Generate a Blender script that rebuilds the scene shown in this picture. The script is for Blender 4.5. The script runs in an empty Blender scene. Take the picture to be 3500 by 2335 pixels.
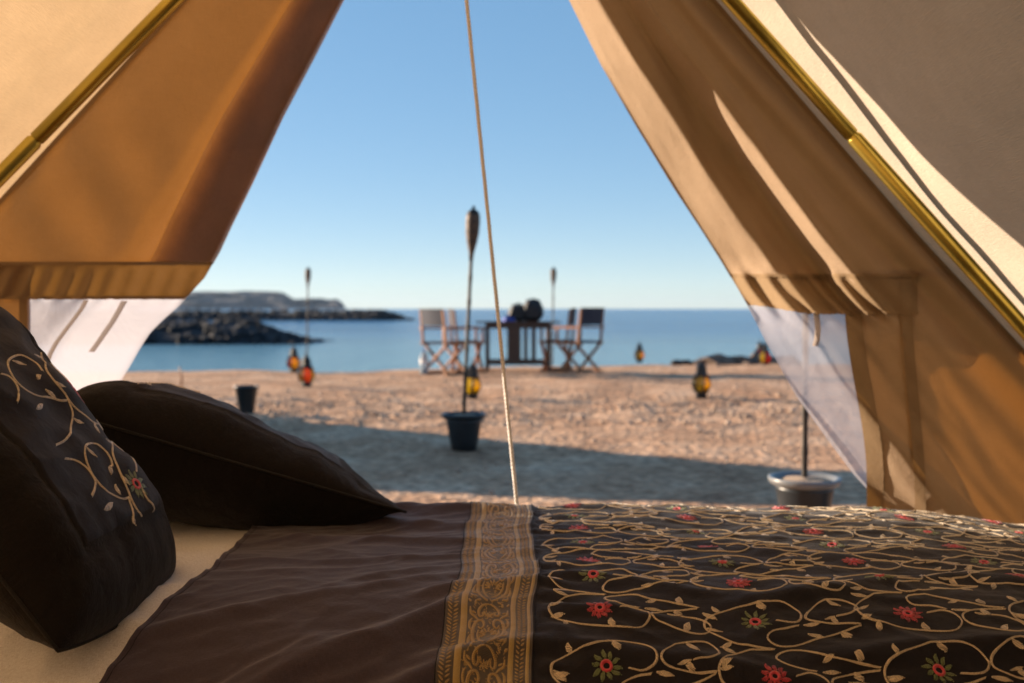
import bpy, math, random
import numpy as np
from mathutils import Vector, Matrix, noise

random.seed(7)
SC = bpy.context.scene
COL = SC.collection
R = math.radians

# ------------------------------------------------------------------ camera
F = 995.6          # focal length in picture widths of 1024
HOR = 308.5        # horizon row
EYE = 0.95
cam_d = bpy.data.cameras.new('camera')
cam_d.lens = 35.0
cam_d.sensor_width = 36.0
cam_d.shift_y = -33.0 / 1024.0
cam_d.clip_start = 0.05
cam_d.clip_end = 30000
cam_d.dof.use_dof = True
cam_d.dof.focus_distance = 1.56
cam_d.dof.aperture_fstop = 3.6
cam = bpy.data.objects.new('camera', cam_d)
cam.location = (0, 0, EYE)
cam.rotation_euler = (R(90), 0, 0)
COL.objects.link(cam)
SC.camera = cam

# ------------------------------------------------------------------ sky and sun
SUN_EL = 13.5      # elevation
SUN_AZ = -67.8     # clockwise from +Y: to the left, a little in front
w = bpy.data.worlds.new('World')
SC.world = w
w.use_nodes = True
nt = w.node_tree
nt.nodes.clear()
sky = nt.nodes.new('ShaderNodeTexSky')
sky.sky_type = 'NISHITA'
sky.sun_disc = False
sky.sun_elevation = R(SUN_EL)
sky.sun_rotation = R(SUN_AZ)
sky.altitude = 0
sky.air_density = 0.6
sky.dust_density = 0.1
sky.ozone_density = 2.0
bg = nt.nodes.new('ShaderNodeBackground')
bg.inputs['Strength'].default_value = 0.15
wo = nt.nodes.new('ShaderNodeOutputWorld')
gma = nt.nodes.new('ShaderNodeGamma')
gma.inputs['Gamma'].default_value = 0.40
hsv = nt.nodes.new('ShaderNodeHueSaturation')
hsv.inputs['Saturation'].default_value = 1.78
nt.links.new(sky.outputs[0], gma.inputs[0])
nt.links.new(gma.outputs[0], hsv.inputs['Color'])
nt.links.new(hsv.outputs[0], bg.inputs[0])
nt.links.new(bg.outputs[0], wo.inputs[0])

sd = bpy.data.lights.new('sun', 'SUN')
sd.energy = 4.7
sd.angle = R(0.5)
sd.color = (1.0, 0.79, 0.58)
sun = bpy.data.objects.new('sun', sd)
tosun = Vector((math.sin(R(SUN_AZ)) * math.cos(R(SUN_EL)), math.cos(R(SUN_AZ)) * math.cos(R(SUN_EL)), math.sin(R(SUN_EL))))
sun.rotation_euler = tosun.to_track_quat('Z', 'Y').to_euler()
sun.location = (-20, 8, 12)
COL.objects.link(sun)

SC.view_settings.view_transform = 'Standard'
SC.view_settings.look = 'None'
SC.view_settings.gamma = 1.0
SC.view_settings.use_curve_mapping = False
SC.view_settings.exposure = 1.55
SC.render.engine = 'CYCLES'
SC.cycles.max_bounces = 10
SC.cycles.diffuse_bounces = 5
SC.cycles.transmission_bounces = 8
SC.cycles.transparent_max_bounces = 12
SC.cycles.use_denoising = True
SC.cycles.sample_clamp_indirect = 6.0
SC.cycles.caustics_reflective = False
SC.cycles.caustics_refractive = False


# ------------------------------------------------------------------ helpers
def at(px, py, Y):
    """a point seen in that direction at distance Y from the camera"""
    return Vector(((px - 512.0) / F * Y, Y, EYE - (py - HOR) / F * Y))


def lerp(a, b, t):
    return a + (b - a) * t


def sstep(a, b, x):
    t = min(1.0, max(0.0, (x - a) / (b - a)))
    return t * t * (3 - 2 * t)


def pn(x, y, z=0.0):
    return noise.noise((x, y, z))


def fbm(x, y, z=0.0, o=4):
    s, a, f = 0.0, 1.0, 1.0
    for _ in range(o):
        s += a * noise.noise((x * f, y * f, z * f))
        a *= 0.5
        f *= 2.03
    return s


class MB:
    def __init__(self):
        self.v, self.f, self.uv = [], [], []

    def add(self, vs, fs, uvs=None):
        o = len(self.v)
        self.v += [tuple(p) for p in vs]
        self.uv += list(uvs) if uvs is not None else [(0.0, 0.0)] * len(vs)
        self.f += [tuple(i + o for i in f) for f in fs]
        return self

    def box(self, c, s, m=None):
        hx, hy, hz = s[0] / 2, s[1] / 2, s[2] / 2
        vs = [Vector((x * hx, y * hy, z * hz)) for x in (-1, 1) for y in (-1, 1) for z in (-1, 1)]
        if m is not None:
            vs = [m @ p for p in vs]
        c = Vector(c)
        return self.add([p + c for p in vs], [(0, 1, 3, 2), (4, 6, 7, 5), (0, 4, 5, 1), (2, 3, 7, 6), (0, 2, 6, 4), (1, 5, 7, 3)])

    def beam(self, a, b, wx, wy, up=(0, 0, 1)):
        """rectangular bar from a to b"""
        a, b = Vector(a), Vector(b)
        d = (b - a)
        z = d.normalized()
        u = Vector(up)
        if abs(z.dot(u)) > 0.95:
            u = Vector((0, 1, 0))
        x = u.cross(z).normalized()
        y = z.cross(x)
        ch = min(wx, wy) * 0.15
        prof = [(-wx / 2 + ch, -wy / 2), (wx / 2 - ch, -wy / 2), (wx / 2, -wy / 2 + ch), (wx / 2, wy / 2 - ch),
                (wx / 2 - ch, wy / 2), (-wx / 2 + ch, wy / 2), (-wx / 2, wy / 2 - ch), (-wx / 2, -wy / 2 + ch)]
        n = len(prof)
        vs = [a + x * p[0] + y * p[1] for p in prof] + [b + x * p[0] + y * p[1] for p in prof]
        fs = [(i, (i + 1) % n, n + (i + 1) % n, n + i) for i in range(n)]
        fs += [tuple(range(n - 1, -1, -1)), tuple(range(n, 2 * n))]
        return self.add(vs, fs)

    def tube(self, pts, rad, n=10, cap=True):
        pts = [Vector(p) for p in pts]
        if not hasattr(rad, '__len__'):
            rad = [rad] * len(pts)
        vs, uvs, fs = [], [], []
        ref = None
        L = 0.0
        for i, p in enumerate(pts):
            d = (pts[min(i + 1, len(pts) - 1)] - pts[max(i - 1, 0)]).normalized()
            if ref is None:
                ref = Vector((0, 0, 1)) if abs(d.z) < 0.9 else Vector((1, 0, 0))
            x = (ref - d * ref.dot(d)).normalized()
            ref = x
            y = d.cross(x)
            if i:
                L += (p - pts[i - 1]).length
            for k in range(n):
                a = 2 * math.pi * k / n
                vs.append(p + (x * math.cos(a) + y * math.sin(a)) * rad[i])
                uvs.append((L, k / n))
        for i in range(len(pts) - 1):
            for k in range(n):
                fs.append((i * n + k, i * n + (k + 1) % n, (i + 1) * n + (k + 1) % n, (i + 1) * n + k))
        if cap:
            fs.append(tuple(range(n - 1, -1, -1)))
            fs.append(tuple(range((len(pts) - 1) * n, len(pts) * n)))
        return self.add(vs, fs, uvs)

    def lathe(self, prof, n=24, c=(0, 0, 0), off=0.0):
        vs, fs, uvs = [], [], []
        m = len(prof)
        for i, (r, z) in enumerate(prof):
            for k in range(n):
                a = 2 * math.pi * k / n + off
                vs.append((c[0] + r * math.cos(a), c[1] + r * math.sin(a), c[2] + z))
                uvs.append((k / n, i / m))
        for i in range(m - 1):
            for k in range(n):
                fs.append((i * n + k, i * n + (k + 1) % n, (i + 1) * n + (k + 1) % n, (i + 1) * n + k))
        if prof[0][0] > 1e-4:
            fs.append(tuple(range(n - 1, -1, -1)))
        if prof[-1][0] > 1e-4:
            fs.append(tuple(range((m - 1) * n, m * n)))
        return self.add(vs, fs, uvs)

    def grid(self, nu, nv, fn):
        vs, uvs, fs = [], [], []
        for j in range(nv + 1):
            for i in range(nu + 1):
                p, uv = fn(i / nu, j / nv)
                vs.append(p)
                uvs.append(uv)
        for j in range(nv):
            for i in range(nu):
                a = j * (nu + 1) + i
                fs.append((a, a + 1, a + nu + 2, a + nu + 1))
        return self.add(vs, fs, uvs)

    def build(self, name, mat, parent=None, smooth=True, org=None):
        me = bpy.data.meshes.new(name)
        vs = self.v
        if org is None and parent is not None and parent.get('_org') is not None:
            org = parent['_org']
        if org is not None:
            ox, oy, oz = org
            vs = [(p[0] - ox, p[1] - oy, p[2] - oz) for p in vs]
        me.from_pydata(vs, [], self.f)
        ul = me.uv_layers.new(name='UVMap')
        li = np.empty(len(me.loops), dtype=np.int32)
        me.loops.foreach_get('vertex_index', li)
        uv = np.array(self.uv, dtype=np.float32)[li]
        ul.data.foreach_set('uv', uv.ravel())
        if smooth:
            me.polygons.foreach_set('use_smooth', [True] * len(me.polygons))
        me.materials.append(mat)
        me.update()
        o = bpy.data.objects.new(name, me)
        COL.objects.link(o)
        if parent is not None:
            o.parent = parent
            if org is not None:
                o['_org'] = tuple(org)
        elif org is not None:
            o.location = org
            o['_org'] = tuple(org)
        return o


def tag(o, label=None, cat=None, group=None, kind=None):
    if label:
        o['label'] = label
    if cat:
        o['category'] = cat
    if group:
        o['group'] = group
    if kind:
        o['kind'] = kind
    return o


def thing(name, label, cat, loc=(0, 0, 0), group=None, world=True):
    o = bpy.data.objects.new(name, None)
    o.empty_display_size = 0.1
    COL.objects.link(o)
    o.location = loc
    if world:
        o['_org'] = tuple(loc)
    return tag(o, label, cat, group)


def copy_tree(o, parent=None):
    c = o.copy()
    COL.objects.link(c)
    c.parent = parent
    for ch in list(o.children):
        copy_tree(ch, c)
    return c


# ------------------------------------------------------------------ materials
def newmat(name):
    m = bpy.data.materials.new(name)
    m.use_nodes = True
    n = m.node_tree.nodes
    n.clear()
    return m, n, m.node_tree.links


def nd(n, t, **kw):
    x = n.new(t)
    for k, v in kw.items():
        setattr(x, k, v)
    return x


def ramp(n, stops):
    r = n.new('ShaderNodeValToRGB')
    e = r.color_ramp.elements
    while len(e) > 1:
        e.remove(e[-1])
    e[0].position, e[0].color = stops[0][0], (*stops[0][1], 1)
    for p, c in stops[1:]:
        k = e.new(p)
        k.color = (*c, 1)
    return r


def pmat(name, col, rough=0.6, metal=0.0, var=0.15, scale=20.0, bump=0.0, bscale=80.0, sheen=0.0, spec=0.5, coords='Object', **kw):
    m, n, l = newmat(name)
    out = nd(n, 'ShaderNodeOutputMaterial')
    b = nd(n, 'ShaderNodeBsdfPrincipled')
    tc = nd(n, 'ShaderNodeTexCoord')
    nz = nd(n, 'ShaderNodeTexNoise')
    nz.inputs['Scale'].default_value = scale
    nz.inputs['Detail'].default_value = 5
    l.new(tc.outputs[coords], nz.inputs['Vector'])
    c0 = [max(0, c * (1 - var)) for c in col]
    c1 = [min(1, c * (1 + var)) for c in col]
    rp = ramp(n, [(0.3, c0), (0.7, c1)])
    l.new(nz.outputs['Fac'], rp.inputs[0])
    l.new(rp.outputs[0], b.inputs['Base Color'])
    b.inputs['Roughness'].default_value = rough
    b.inputs['Metallic'].default_value = metal
    b.inputs['Specular IOR Level'].default_value = spec
    if sheen:
        b.inputs['Sheen Weight'].default_value = sheen
        b.inputs['Sheen Roughness'].default_value = 0.4
    for k, v in kw.items():
        b.inputs[k].default_value = v
    if bump:
        n2 = nd(n, 'ShaderNodeTexNoise')
        n2.inputs['Scale'].default_value = bscale
        n2.inputs['Detail'].default_value = 4
        l.new(tc.outputs[coords], n2.inputs['Vector'])
        bp = nd(n, 'ShaderNodeBump')
        bp.inputs['Strength'].default_value = bump
        bp.inputs['Distance'].default_value = 0.01
        l.new(n2.outputs['Fac'], bp.inputs['Height'])
        l.new(bp.outputs[0], b.inputs['Normal'])
    l.new(b.outputs[0], out.inputs[0])
    return m


def canvas_mat(name, dif, tra, k=0.45, bump=0.25):
    """thin woven cotton: part of the light is scattered through it"""
    m, n, l = newmat(name)
    out = nd(n, 'ShaderNodeOutputMaterial')
    tc = nd(n, 'ShaderNodeTexCoord')
    nz = nd(n, 'ShaderNodeTexNoise')
    nz.inputs['Scale'].default_value = 9
    nz.inputs['Detail'].default_value = 6
    nz.inputs['Roughness'].default_value = 0.65
    l.new(tc.outputs['Object'], nz.inputs['Vector'])
    # weave: stretched fine noise both ways
    hts = []
    for sc in ((900, 60, 90), (70, 60, 900)):
        mp = nd(n, 'ShaderNodeMapping')
        mp.inputs['Scale'].default_value = sc
        l.new(tc.outputs['Object'], mp.inputs['Vector'])
        z = nd(n, 'ShaderNodeTexNoise')
        z.inputs['Scale'].default_value = 0.7
        z.inputs['Detail'].default_value = 2
        l.new(mp.outputs[0], z.inputs['Vector'])
        hts.append(z)
    ad = nd(n, 'ShaderNodeMath', operation='ADD')
    l.new(hts[0].outputs['Fac'], ad.inputs[0])
    l.new(hts[1].outputs['Fac'], ad.inputs[1])
    big = nd(n, 'ShaderNodeTexNoise')
    big.inputs['Scale'].default_value = 26
    big.inputs['Detail'].default_value = 4
    l.new(tc.outputs['Object'], big.inputs['Vector'])
    mx = nd(n, 'ShaderNodeMath', operation='MULTIPLY_ADD')
    l.new(big.outputs['Fac'], mx.inputs[0])
    mx.inputs[1].default_value = 1.6
    l.new(ad.outputs[0], mx.inputs[2])
    bp = nd(n, 'ShaderNodeBump')
    bp.inputs['Strength'].default_value = bump
    bp.inputs['Distance'].default_value = 0.004
    l.new(mx.outputs[0], bp.inputs['Height'])

    def col(c, var):
        r = ramp(n, [(0.25, [x * (1 - var) for x in c]), (0.75, [min(1, x * (1 + var)) for x in c])])
        ms = nd(n, 'ShaderNodeMath', operation='MULTIPLY_ADD')
        l.new(ad.outputs[0], ms.inputs[0])
        ms.inputs[1].default_value = 0.25
        hl = nd(n, 'ShaderNodeMath', operation='MULTIPLY_ADD')
        l.new(nz.outputs['Fac'], hl.inputs[0])
        hl.inputs[1].default_value = 0.6
        hl.inputs[2].default_value = -0.05
        l.new(hl.outputs[0], ms.inputs[2])
        l.new(ms.outputs[0], r.inputs[0])
        return r
    d = nd(n, 'ShaderNodeBsdfDiffuse')
    t = nd(n, 'ShaderNodeBsdfTranslucent')
    l.new(col(dif, 0.10).outputs[0], d.inputs[0])
    l.new(col(tra, 0.16).outputs[0], t.inputs[0])
    l.new(bp.outputs[0], d.inputs['Normal'])
    l.new(bp.outputs[0], t.inputs['Normal'])
    mix = nd(n, 'ShaderNodeMixShader')
    mix.inputs[0].default_value = k
    l.new(d.outputs[0], mix.inputs[1])
    l.new(t.outputs[0], mix.inputs[2])
    l.new(mix.outputs[0], out.inputs[0])
    return m


def stitch_mat(name, c_dark, c_light, pitch=0.0021, slant=1.6, rough=0.38, bumps=0.7):
    """satin stitch: slanting threads across a raised line; uv = metres along, metres across"""
    m, n, l = newmat(name)
    out = nd(n, 'ShaderNodeOutputMaterial')
    b = nd(n, 'ShaderNodeBsdfPrincipled')
    uv = nd(n, 'ShaderNodeUVMap')
    sp = nd(n, 'ShaderNodeSeparateXYZ')
    l.new(uv.outputs[0], sp.inputs[0])
    nz = nd(n, 'ShaderNodeTexNoise')
    nz.inputs['Scale'].default_value = 260
    l.new(uv.outputs[0], nz.inputs['Vector'])
    ma = nd(n, 'ShaderNodeMath', operation='MULTIPLY_ADD')
    l.new(sp.outputs[1], ma.inputs[0])
    ma.inputs[1].default_value = slant
    l.new(sp.outputs[0], ma.inputs[2])
    mb = nd(n, 'ShaderNodeMath', operation='MULTIPLY_ADD')
    l.new(nz.outputs['Fac'], mb.inputs[0])
    mb.inputs[1].default_value = 0.0012
    l.new(ma.outputs[0], mb.inputs[2])
    mc = nd(n, 'ShaderNodeMath', operation='MULTIPLY')
    l.new(mb.outputs[0], mc.inputs[0])
    mc.inputs[1].default_value = 2 * math.pi / pitch
    si = nd(n, 'ShaderNodeMath', operation='SINE')
    l.new(mc.outputs[0], si.inputs[0])
    hf = nd(n, 'ShaderNodeMath', operation='MULTIPLY_ADD')
    l.new(si.outputs[0], hf.inputs[0])
    hf.inputs[1].default_value = 0.5
    hf.inputs[2].default_value = 0.5
    rp = ramp(n, [(0.0, c_dark), (0.45, [lerp(a, c, 0.65) for a, c in zip(c_dark, c_light)]), (1.0, c_light)])
    l.new(hf.outputs[0], rp.inputs[0])
    l.new(rp.outputs[0], b.inputs['Base Color'])
    b.inputs['Roughness'].default_value = rough
    b.inputs['Sheen Weight'].default_value = 0.5
    b.inputs['Specular IOR Level'].default_value = 0.85
    bp = nd(n, 'ShaderNodeBump')
    bp.inputs['Strength'].default_value = bumps
    bp.inputs['Distance'].default_value = 0.0006
    l.new(hf.outputs[0], bp.inputs['Height'])
    l.new(bp.outputs[0], b.inputs['Normal'])
    l.new(b.outputs[0], out.inputs[0])
    return m


def cloth_mat(name, col, sheen=0.3, rough=0.62, spec=0.35, weave=1100, bump=0.3):
    m, n, l = newmat(name)
    out = nd(n, 'ShaderNodeOutputMaterial')
    b = nd(n, 'ShaderNodeBsdfPrincipled')
    uv = nd(n, 'ShaderNodeUVMap')
    hs = []
    for sc in ((1.0, 0.12, 1), (0.12, 1.0, 1)):
        mp = nd(n, 'ShaderNodeMapping')
        mp.inputs['Scale'].default_value = [weave * s for s in sc]
        l.new(uv.outputs[0], mp.inputs['Vector'])
        z = nd(n, 'ShaderNodeTexNoise')
        z.inputs['Scale'].default_value = 1.0
        z.inputs['Detail'].default_value = 2
        l.new(mp.outputs[0], z.inputs['Vector'])
        hs.append(z)
    ad = nd(n, 'ShaderNodeMath', operation='ADD')
    l.new(hs[0].outputs['Fac'], ad.inputs[0])
    l.new(hs[1].outputs['Fac'], ad.inputs[1])
    rp = ramp(n, [(0.35, [c * 0.7 for c in col]), (0.65, [min(1, c * 1.3) for c in col])])
    hf = nd(n, 'ShaderNodeMath', operation='MULTIPLY')
    l.new(ad.outputs[0], hf.inputs[0])
    hf.inputs[1].default_value = 0.5
    l.new(hf.outputs[0], rp.inputs[0])
    l.new(rp.outputs[0], b.inputs['Base Color'])
    big = nd(n, 'ShaderNodeTexNoise')
    big.inputs['Scale'].default_value = 38
    big.inputs['Detail'].default_value = 5
    big.inputs['Distortion'].default_value = 0.6
    l.new(uv.outputs[0], big.inputs['Vector'])
    mx = nd(n, 'ShaderNodeMath', operation='MULTIPLY_ADD')
    l.new(big.outputs['Fac'], mx.inputs[0])
    mx.inputs[1].default_value = 4.0
    l.new(ad.outputs[0], mx.inputs[2])
    bp = nd(n, 'ShaderNodeBump')
    bp.inputs['Strength'].default_value = bump
    bp.inputs['Distance'].default_value = 0.0012
    l.new(mx.outputs[0], bp.inputs['Height'])
    l.new(bp.outputs[0], b.inputs['Normal'])
    b.inputs['Roughness'].default_value = rough
    b.inputs['Specular IOR Level'].default_value = spec
    b.inputs['Sheen Weight'].default_value = sheen
    b.inputs['Sheen Roughness'].default_value = 0.45
    l.new(b.outputs[0], out.inputs[0])
    return m


M = {}
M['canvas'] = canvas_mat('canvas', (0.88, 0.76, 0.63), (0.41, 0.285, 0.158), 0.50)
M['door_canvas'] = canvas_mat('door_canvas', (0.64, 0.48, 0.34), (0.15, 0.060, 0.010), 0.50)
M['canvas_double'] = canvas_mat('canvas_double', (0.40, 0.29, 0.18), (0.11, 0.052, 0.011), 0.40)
M['edge_shade'] = canvas_mat('edge_shade', (0.42, 0.33, 0.29), (0.85, 0.78, 0.72), 0.72)  # for the added layers that darken the left flap's edge like shade
M['strap'] = canvas_mat('cotton_tape', (0.60, 0.55, 0.52), (0.40, 0.34, 0.30), 0.5)
M['canvas_far'] = canvas_mat('canvas_far', (0.70, 0.58, 0.42), (0.5, 0.38, 0.2), 0.25)
M['groundsheet'] = pmat('groundsheet', (0.30, 0.20, 0.12), 0.7, bump=0.3, bscale=60)
M['rope'] = stitch_mat('rope', (0.84, 0.82, 0.80), (0.96, 0.95, 0.94), pitch=0.012, slant=0.012, rough=0.8, bumps=1.0)
M['sheet'] = cloth_mat('white_cotton', (0.93, 0.90, 0.88), sheen=0.1, rough=0.8, spec=0.2)
M['brown_cloth'] = cloth_mat('brown_satin', (0.046, 0.034, 0.052), sheen=0.35, rough=0.72, spec=0.3, bump=0.45)
M['dark_cloth'] = cloth_mat('dark_satin', (0.0085, 0.007, 0.0115), sheen=0.15, rough=0.7, spec=0.28, bump=0.55)
M['pillow_cloth'] = cloth_mat('pillow_satin', (0.0065, 0.0045, 0.0045), sheen=0.14, rough=0.8, spec=0.2, bump=1.0)
M['thread_gold'] = stitch_mat('gold_thread', (0.74, 0.52, 0.28), (0.98, 0.86, 0.62), pitch=0.0030, rough=0.3, bumps=0.2)
M['thread_red'] = stitch_mat('red_thread', (0.50, 0.015, 0.035), (0.85, 0.05, 0.09), pitch=0.0024)
M['thread_green'] = stitch_mat('green_thread', (0.10, 0.15, 0.04), (0.30, 0.38, 0.12), pitch=0.0024)
M['brocade_thread'] = stitch_mat('brocade_thread', (0.15, 0.075, 0.012), (0.52, 0.33, 0.075), pitch=0.0022, slant=0.0, rough=0.34, bumps=0.9)
M['brocade_ground'] = stitch_mat('brocade_ground', (0.014, 0.011, 0.010), (0.085, 0.052, 0.014), pitch=0.0017, slant=0.0, rough=0.5, bumps=0.6)
M['gold_stripe'] = stitch_mat('gold_stripe', (0.24, 0.14, 0.025), (0.60, 0.42, 0.11), pitch=0.0015, slant=0.0, rough=0.36, bumps=0.8)
M['pole_metal'] = pmat('passivated_steel', (0.50, 0.40, 0.09), 0.30, 1.0, var=0.25, scale=6)
M['black_plastic'] = pmat('black_plastic', (0.012, 0.017, 0.022), 0.38, var=0.2, scale=10)
M['grey_plastic'] = pmat('grey_plastic', (0.16, 0.17, 0.18), 0.35, var=0.2, scale=10)
M['pot_sand'] = pmat('pot_sand', (0.36, 0.26, 0.18), 0.9, var=0.2, bump=0.5, bscale=120)
M['bamboo_dark'] = pmat('dark_bamboo', (0.02, 0.013, 0.008), 0.5, var=0.4, scale=14)
M['iron'] = pmat('black_iron', (0.012, 0.012, 0.013), 0.45, 0.4)
M['wood'] = pmat('teak', (0.30, 0.115, 0.040), 0.5, var=0.3, scale=25)
M['dark_wood'] = pmat('dark_wood', (0.045, 0.022, 0.012), 0.5, var=0.35, scale=25)
M['navy_canvas'] = pmat('navy_canvas', (0.020, 0.026, 0.046), 0.8, bump=0.2)
M['black_bag'] = pmat('black_nylon', (0.008, 0.008, 0.010), 0.6, bump=0.4, bscale=40)
M['blue_cloth'] = pmat('blue_cloth', (0.05, 0.08, 0.35), 0.7)
M['white_paint'] = pmat('white_paint', (0.75, 0.72, 0.68), 0.5)


def wicker_mat():
    m, n, l = newmat('woven_bamboo')
    out = nd(n, 'ShaderNodeOutputMaterial')
    b = nd(n, 'ShaderNodeBsdfPrincipled')
    uv = nd(n, 'ShaderNodeUVMap')
    mp = nd(n, 'ShaderNodeMapping')
    mp.inputs['Scale'].default_value = (12, 14, 1)
    l.new(uv.outputs[0], mp.inputs[0])
    ck = nd(n, 'ShaderNodeTexChecker')
    ck.inputs['Scale'].default_value = 1.0
    ck.inputs[1].default_value = (0.12, 0.06, 0.03, 1)
    ck.inputs[2].default_value = (0.05, 0.026, 0.014, 1)
    l.new(mp.outputs[0], ck.inputs[0])
    l.new(ck.outputs[0], b.inputs['Base Color'])
    b.inputs['Roughness'].default_value = 0.6
    bp = nd(n, 'ShaderNodeBump')
    bp.inputs['Strength'].default_value = 0.6
    l.new(ck.outputs['Fac'], bp.inputs['Height'])
    l.new(bp.outputs[0], b.inputs['Normal'])
    l.new(b.outputs[0], out.inputs[0])
    return m


M['wicker'] = wicker_mat()


def glass_mat(name, col):
    m, n, l = newmat(name)
    out = nd(n, 'ShaderNodeOutputMaterial')
    t = nd(n, 'ShaderNodeBsdfTranslucent')
    t.inputs[0].default_value = (*col, 1)
    tr = nd(n, 'ShaderNodeBsdfTransparent')
    tr.inputs[0].default_value = (*col, 1)
    g = nd(n, 'ShaderNodeBsdfGlossy')
    g.inputs['Roughness'].default_value = 0.08
    nz = nd(n, 'ShaderNodeTexNoise')
    nz.inputs['Scale'].default_value = 14
    a = nd(n, 'ShaderNodeMixShader')
    l.new(nz.outputs['Fac'], a.inputs[0])
    l.new(t.outputs[0], a.inputs[1])
    l.new(tr.outputs[0], a.inputs[2])
    fr = nd(n, 'ShaderNodeFresnel')
    b = nd(n, 'ShaderNodeMixShader')
    l.new(fr.outputs[0], b.inputs[0])
    l.new(a.outputs[0], b.inputs[1])
    l.new(g.outputs[0], b.inputs[2])
    l.new(b.outputs[0], out.inputs[0])
    return m


M['glass_amber'] = glass_mat('amber_glass', (0.85, 0.46, 0.012))
M['glass_red'] = glass_mat('red_glass', (0.72, 0.10, 0.008))
M['glass_yellow'] = glass_mat('yellow_glass', (0.75, 0.60, 0.02))


def sheer_mat():
    m, n, l = newmat('sheer_voile')
    out = nd(n, 'ShaderNodeOutputMaterial')
    d = nd(n, 'ShaderNodeBsdfDiffuse')
    t = nd(n, 'ShaderNodeBsdfTranslucent')
    tr = nd(n, 'ShaderNodeBsdfTransparent')
    tc = nd(n, 'ShaderNodeTexCoord')
    nz = nd(n, 'ShaderNodeTexNoise')
    nz.inputs['Scale'].default_value = 7
    nz.inputs['Detail'].default_value = 5
    nz.inputs['Distortion'].default_value = 1.2
    l.new(tc.outputs['Object'], nz.inputs['Vector'])
    bp = nd(n, 'ShaderNodeBump')
    bp.inputs['Strength'].default_value = 0.3
    bp.inputs['Distance'].default_value = 0.02
    l.new(nz.outputs['Fac'], bp.inputs['Height'])
    for x in (d, t):
        x.inputs[0].default_value = (0.54, 0.535, 0.60, 1)
        l.new(bp.outputs[0], x.inputs['Normal'])
    a = nd(n, 'ShaderNodeMixShader')
    a.inputs[0].default_value = 0.55
    l.new(d.outputs[0], a.inputs[1])
    l.new(t.outputs[0], a.inputs[2])
    b = nd(n, 'ShaderNodeMixShader')
    b.inputs[0].default_value = 0.25
    l.new(a.outputs[0], b.inputs[1])
    l.new(tr.outputs[0], b.inputs[2])
    l.new(b.outputs[0], out.inputs[0])
    return m


M['sheer'] = sheer_mat()


def bottle_mat():
    m, n, l = newmat('clear_plastic')
    out = nd(n, 'ShaderNodeOutputMaterial')
    b = nd(n, 'ShaderNodeBsdfPrincipled')
    nz = nd(n, 'ShaderNodeTexNoise')
    nz.inputs['Scale'].default_value = 9
    rp = ramp(n, [(0.3, (0.45, 0.65, 0.8)), (0.7, (0.75, 0.88, 0.95))])
    l.new(nz.outputs['Fac'], rp.inputs[0])
    l.new(rp.outputs[0], b.inputs['Base Color'])
    b.inputs['Roughness'].default_value = 0.1
    b.inputs['Transmission Weight'].default_value = 0.6
    b.inputs['IOR'].default_value = 1.33
    l.new(b.outputs[0], out.inputs[0])
    return m


M['bottle'] = bottle_mat()


def sand_mat():
    m, n, l = newmat('sand')
    out = nd(n, 'ShaderNodeOutputMaterial')
    b = nd(n, 'ShaderNodeBsdfPrincipled')
    tc = nd(n, 'ShaderNodeTexCoord')
    a = nd(n, 'ShaderNodeTexNoise')
    a.inputs['Scale'].default_value = 1.3
    a.inputs['Detail'].default_value = 8
    a.inputs['Roughness'].default_value = 0.7
    l.new(tc.outputs['Object'], a.inputs['Vector'])
    g = nd(n, 'ShaderNodeTexNoise')
    g.inputs['Scale'].default_value = 16
    g.inputs['Detail'].default_value = 6
    l.new(tc.outputs['Object'], g.inputs['Vector'])
    rp = ramp(n, [(0.30, (0.34, 0.19, 0.115)), (0.48, (0.50, 0.305, 0.19)), (0.68, (0.66, 0.46, 0.32))])
    l.new(a.outputs['Fac'], rp.inputs[0])
    r2 = ramp(n, [(0.35, (0.5, 0.48, 0.47)), (0.65, (1.25, 1.25, 1.25))])
    l.new(g.outputs['Fac'], r2.inputs[0])
    mu = nd(n, 'ShaderNodeMix', data_type='RGBA', blend_type='MULTIPLY')
    mu.inputs['Factor'].default_value = 0.8
    l.new(rp.outputs[0], mu.inputs[6])
    l.new(r2.outputs[0], mu.inputs[7])
    l.new(mu.outputs[2], b.inputs['Base Color'])
    b.inputs['Roughness'].default_value = 0.95
    b.inputs['Specular IOR Level'].default_value = 0.1
    bp = nd(n, 'ShaderNodeBump')
    bp.inputs['Strength'].default_value = 0.6
    bp.inputs['Distance'].default_value = 0.06
    l.new(g.outputs['Fac'], bp.inputs['Height'])
    l.new(bp.outputs[0], b.inputs['Normal'])
    l.new(b.outputs[0], out.inputs[0])
    return m


M['sand'] = sand_mat()
M['stone'] = pmat('pale_stone', (0.43, 0.31, 0.225), 0.9, var=0.5, scale=2.2, bump=0.4, bscale=40)
M['rock_dark'] = pmat('dark_rock', (0.014, 0.015, 0.019), 0.85, var=0.5, scale=1.2, bump=0.5, bscale=6)
M['rock_brown'] = pmat('brown_rock', (0.14, 0.095, 0.07), 0.9, var=0.5, scale=5, bump=0.5, bscale=20)
M['cliff'] = pmat('cliff', (0.035, 0.037, 0.045), 0.95, var=0.35, scale=0.012, bump=0.6, bscale=0.05)


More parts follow.
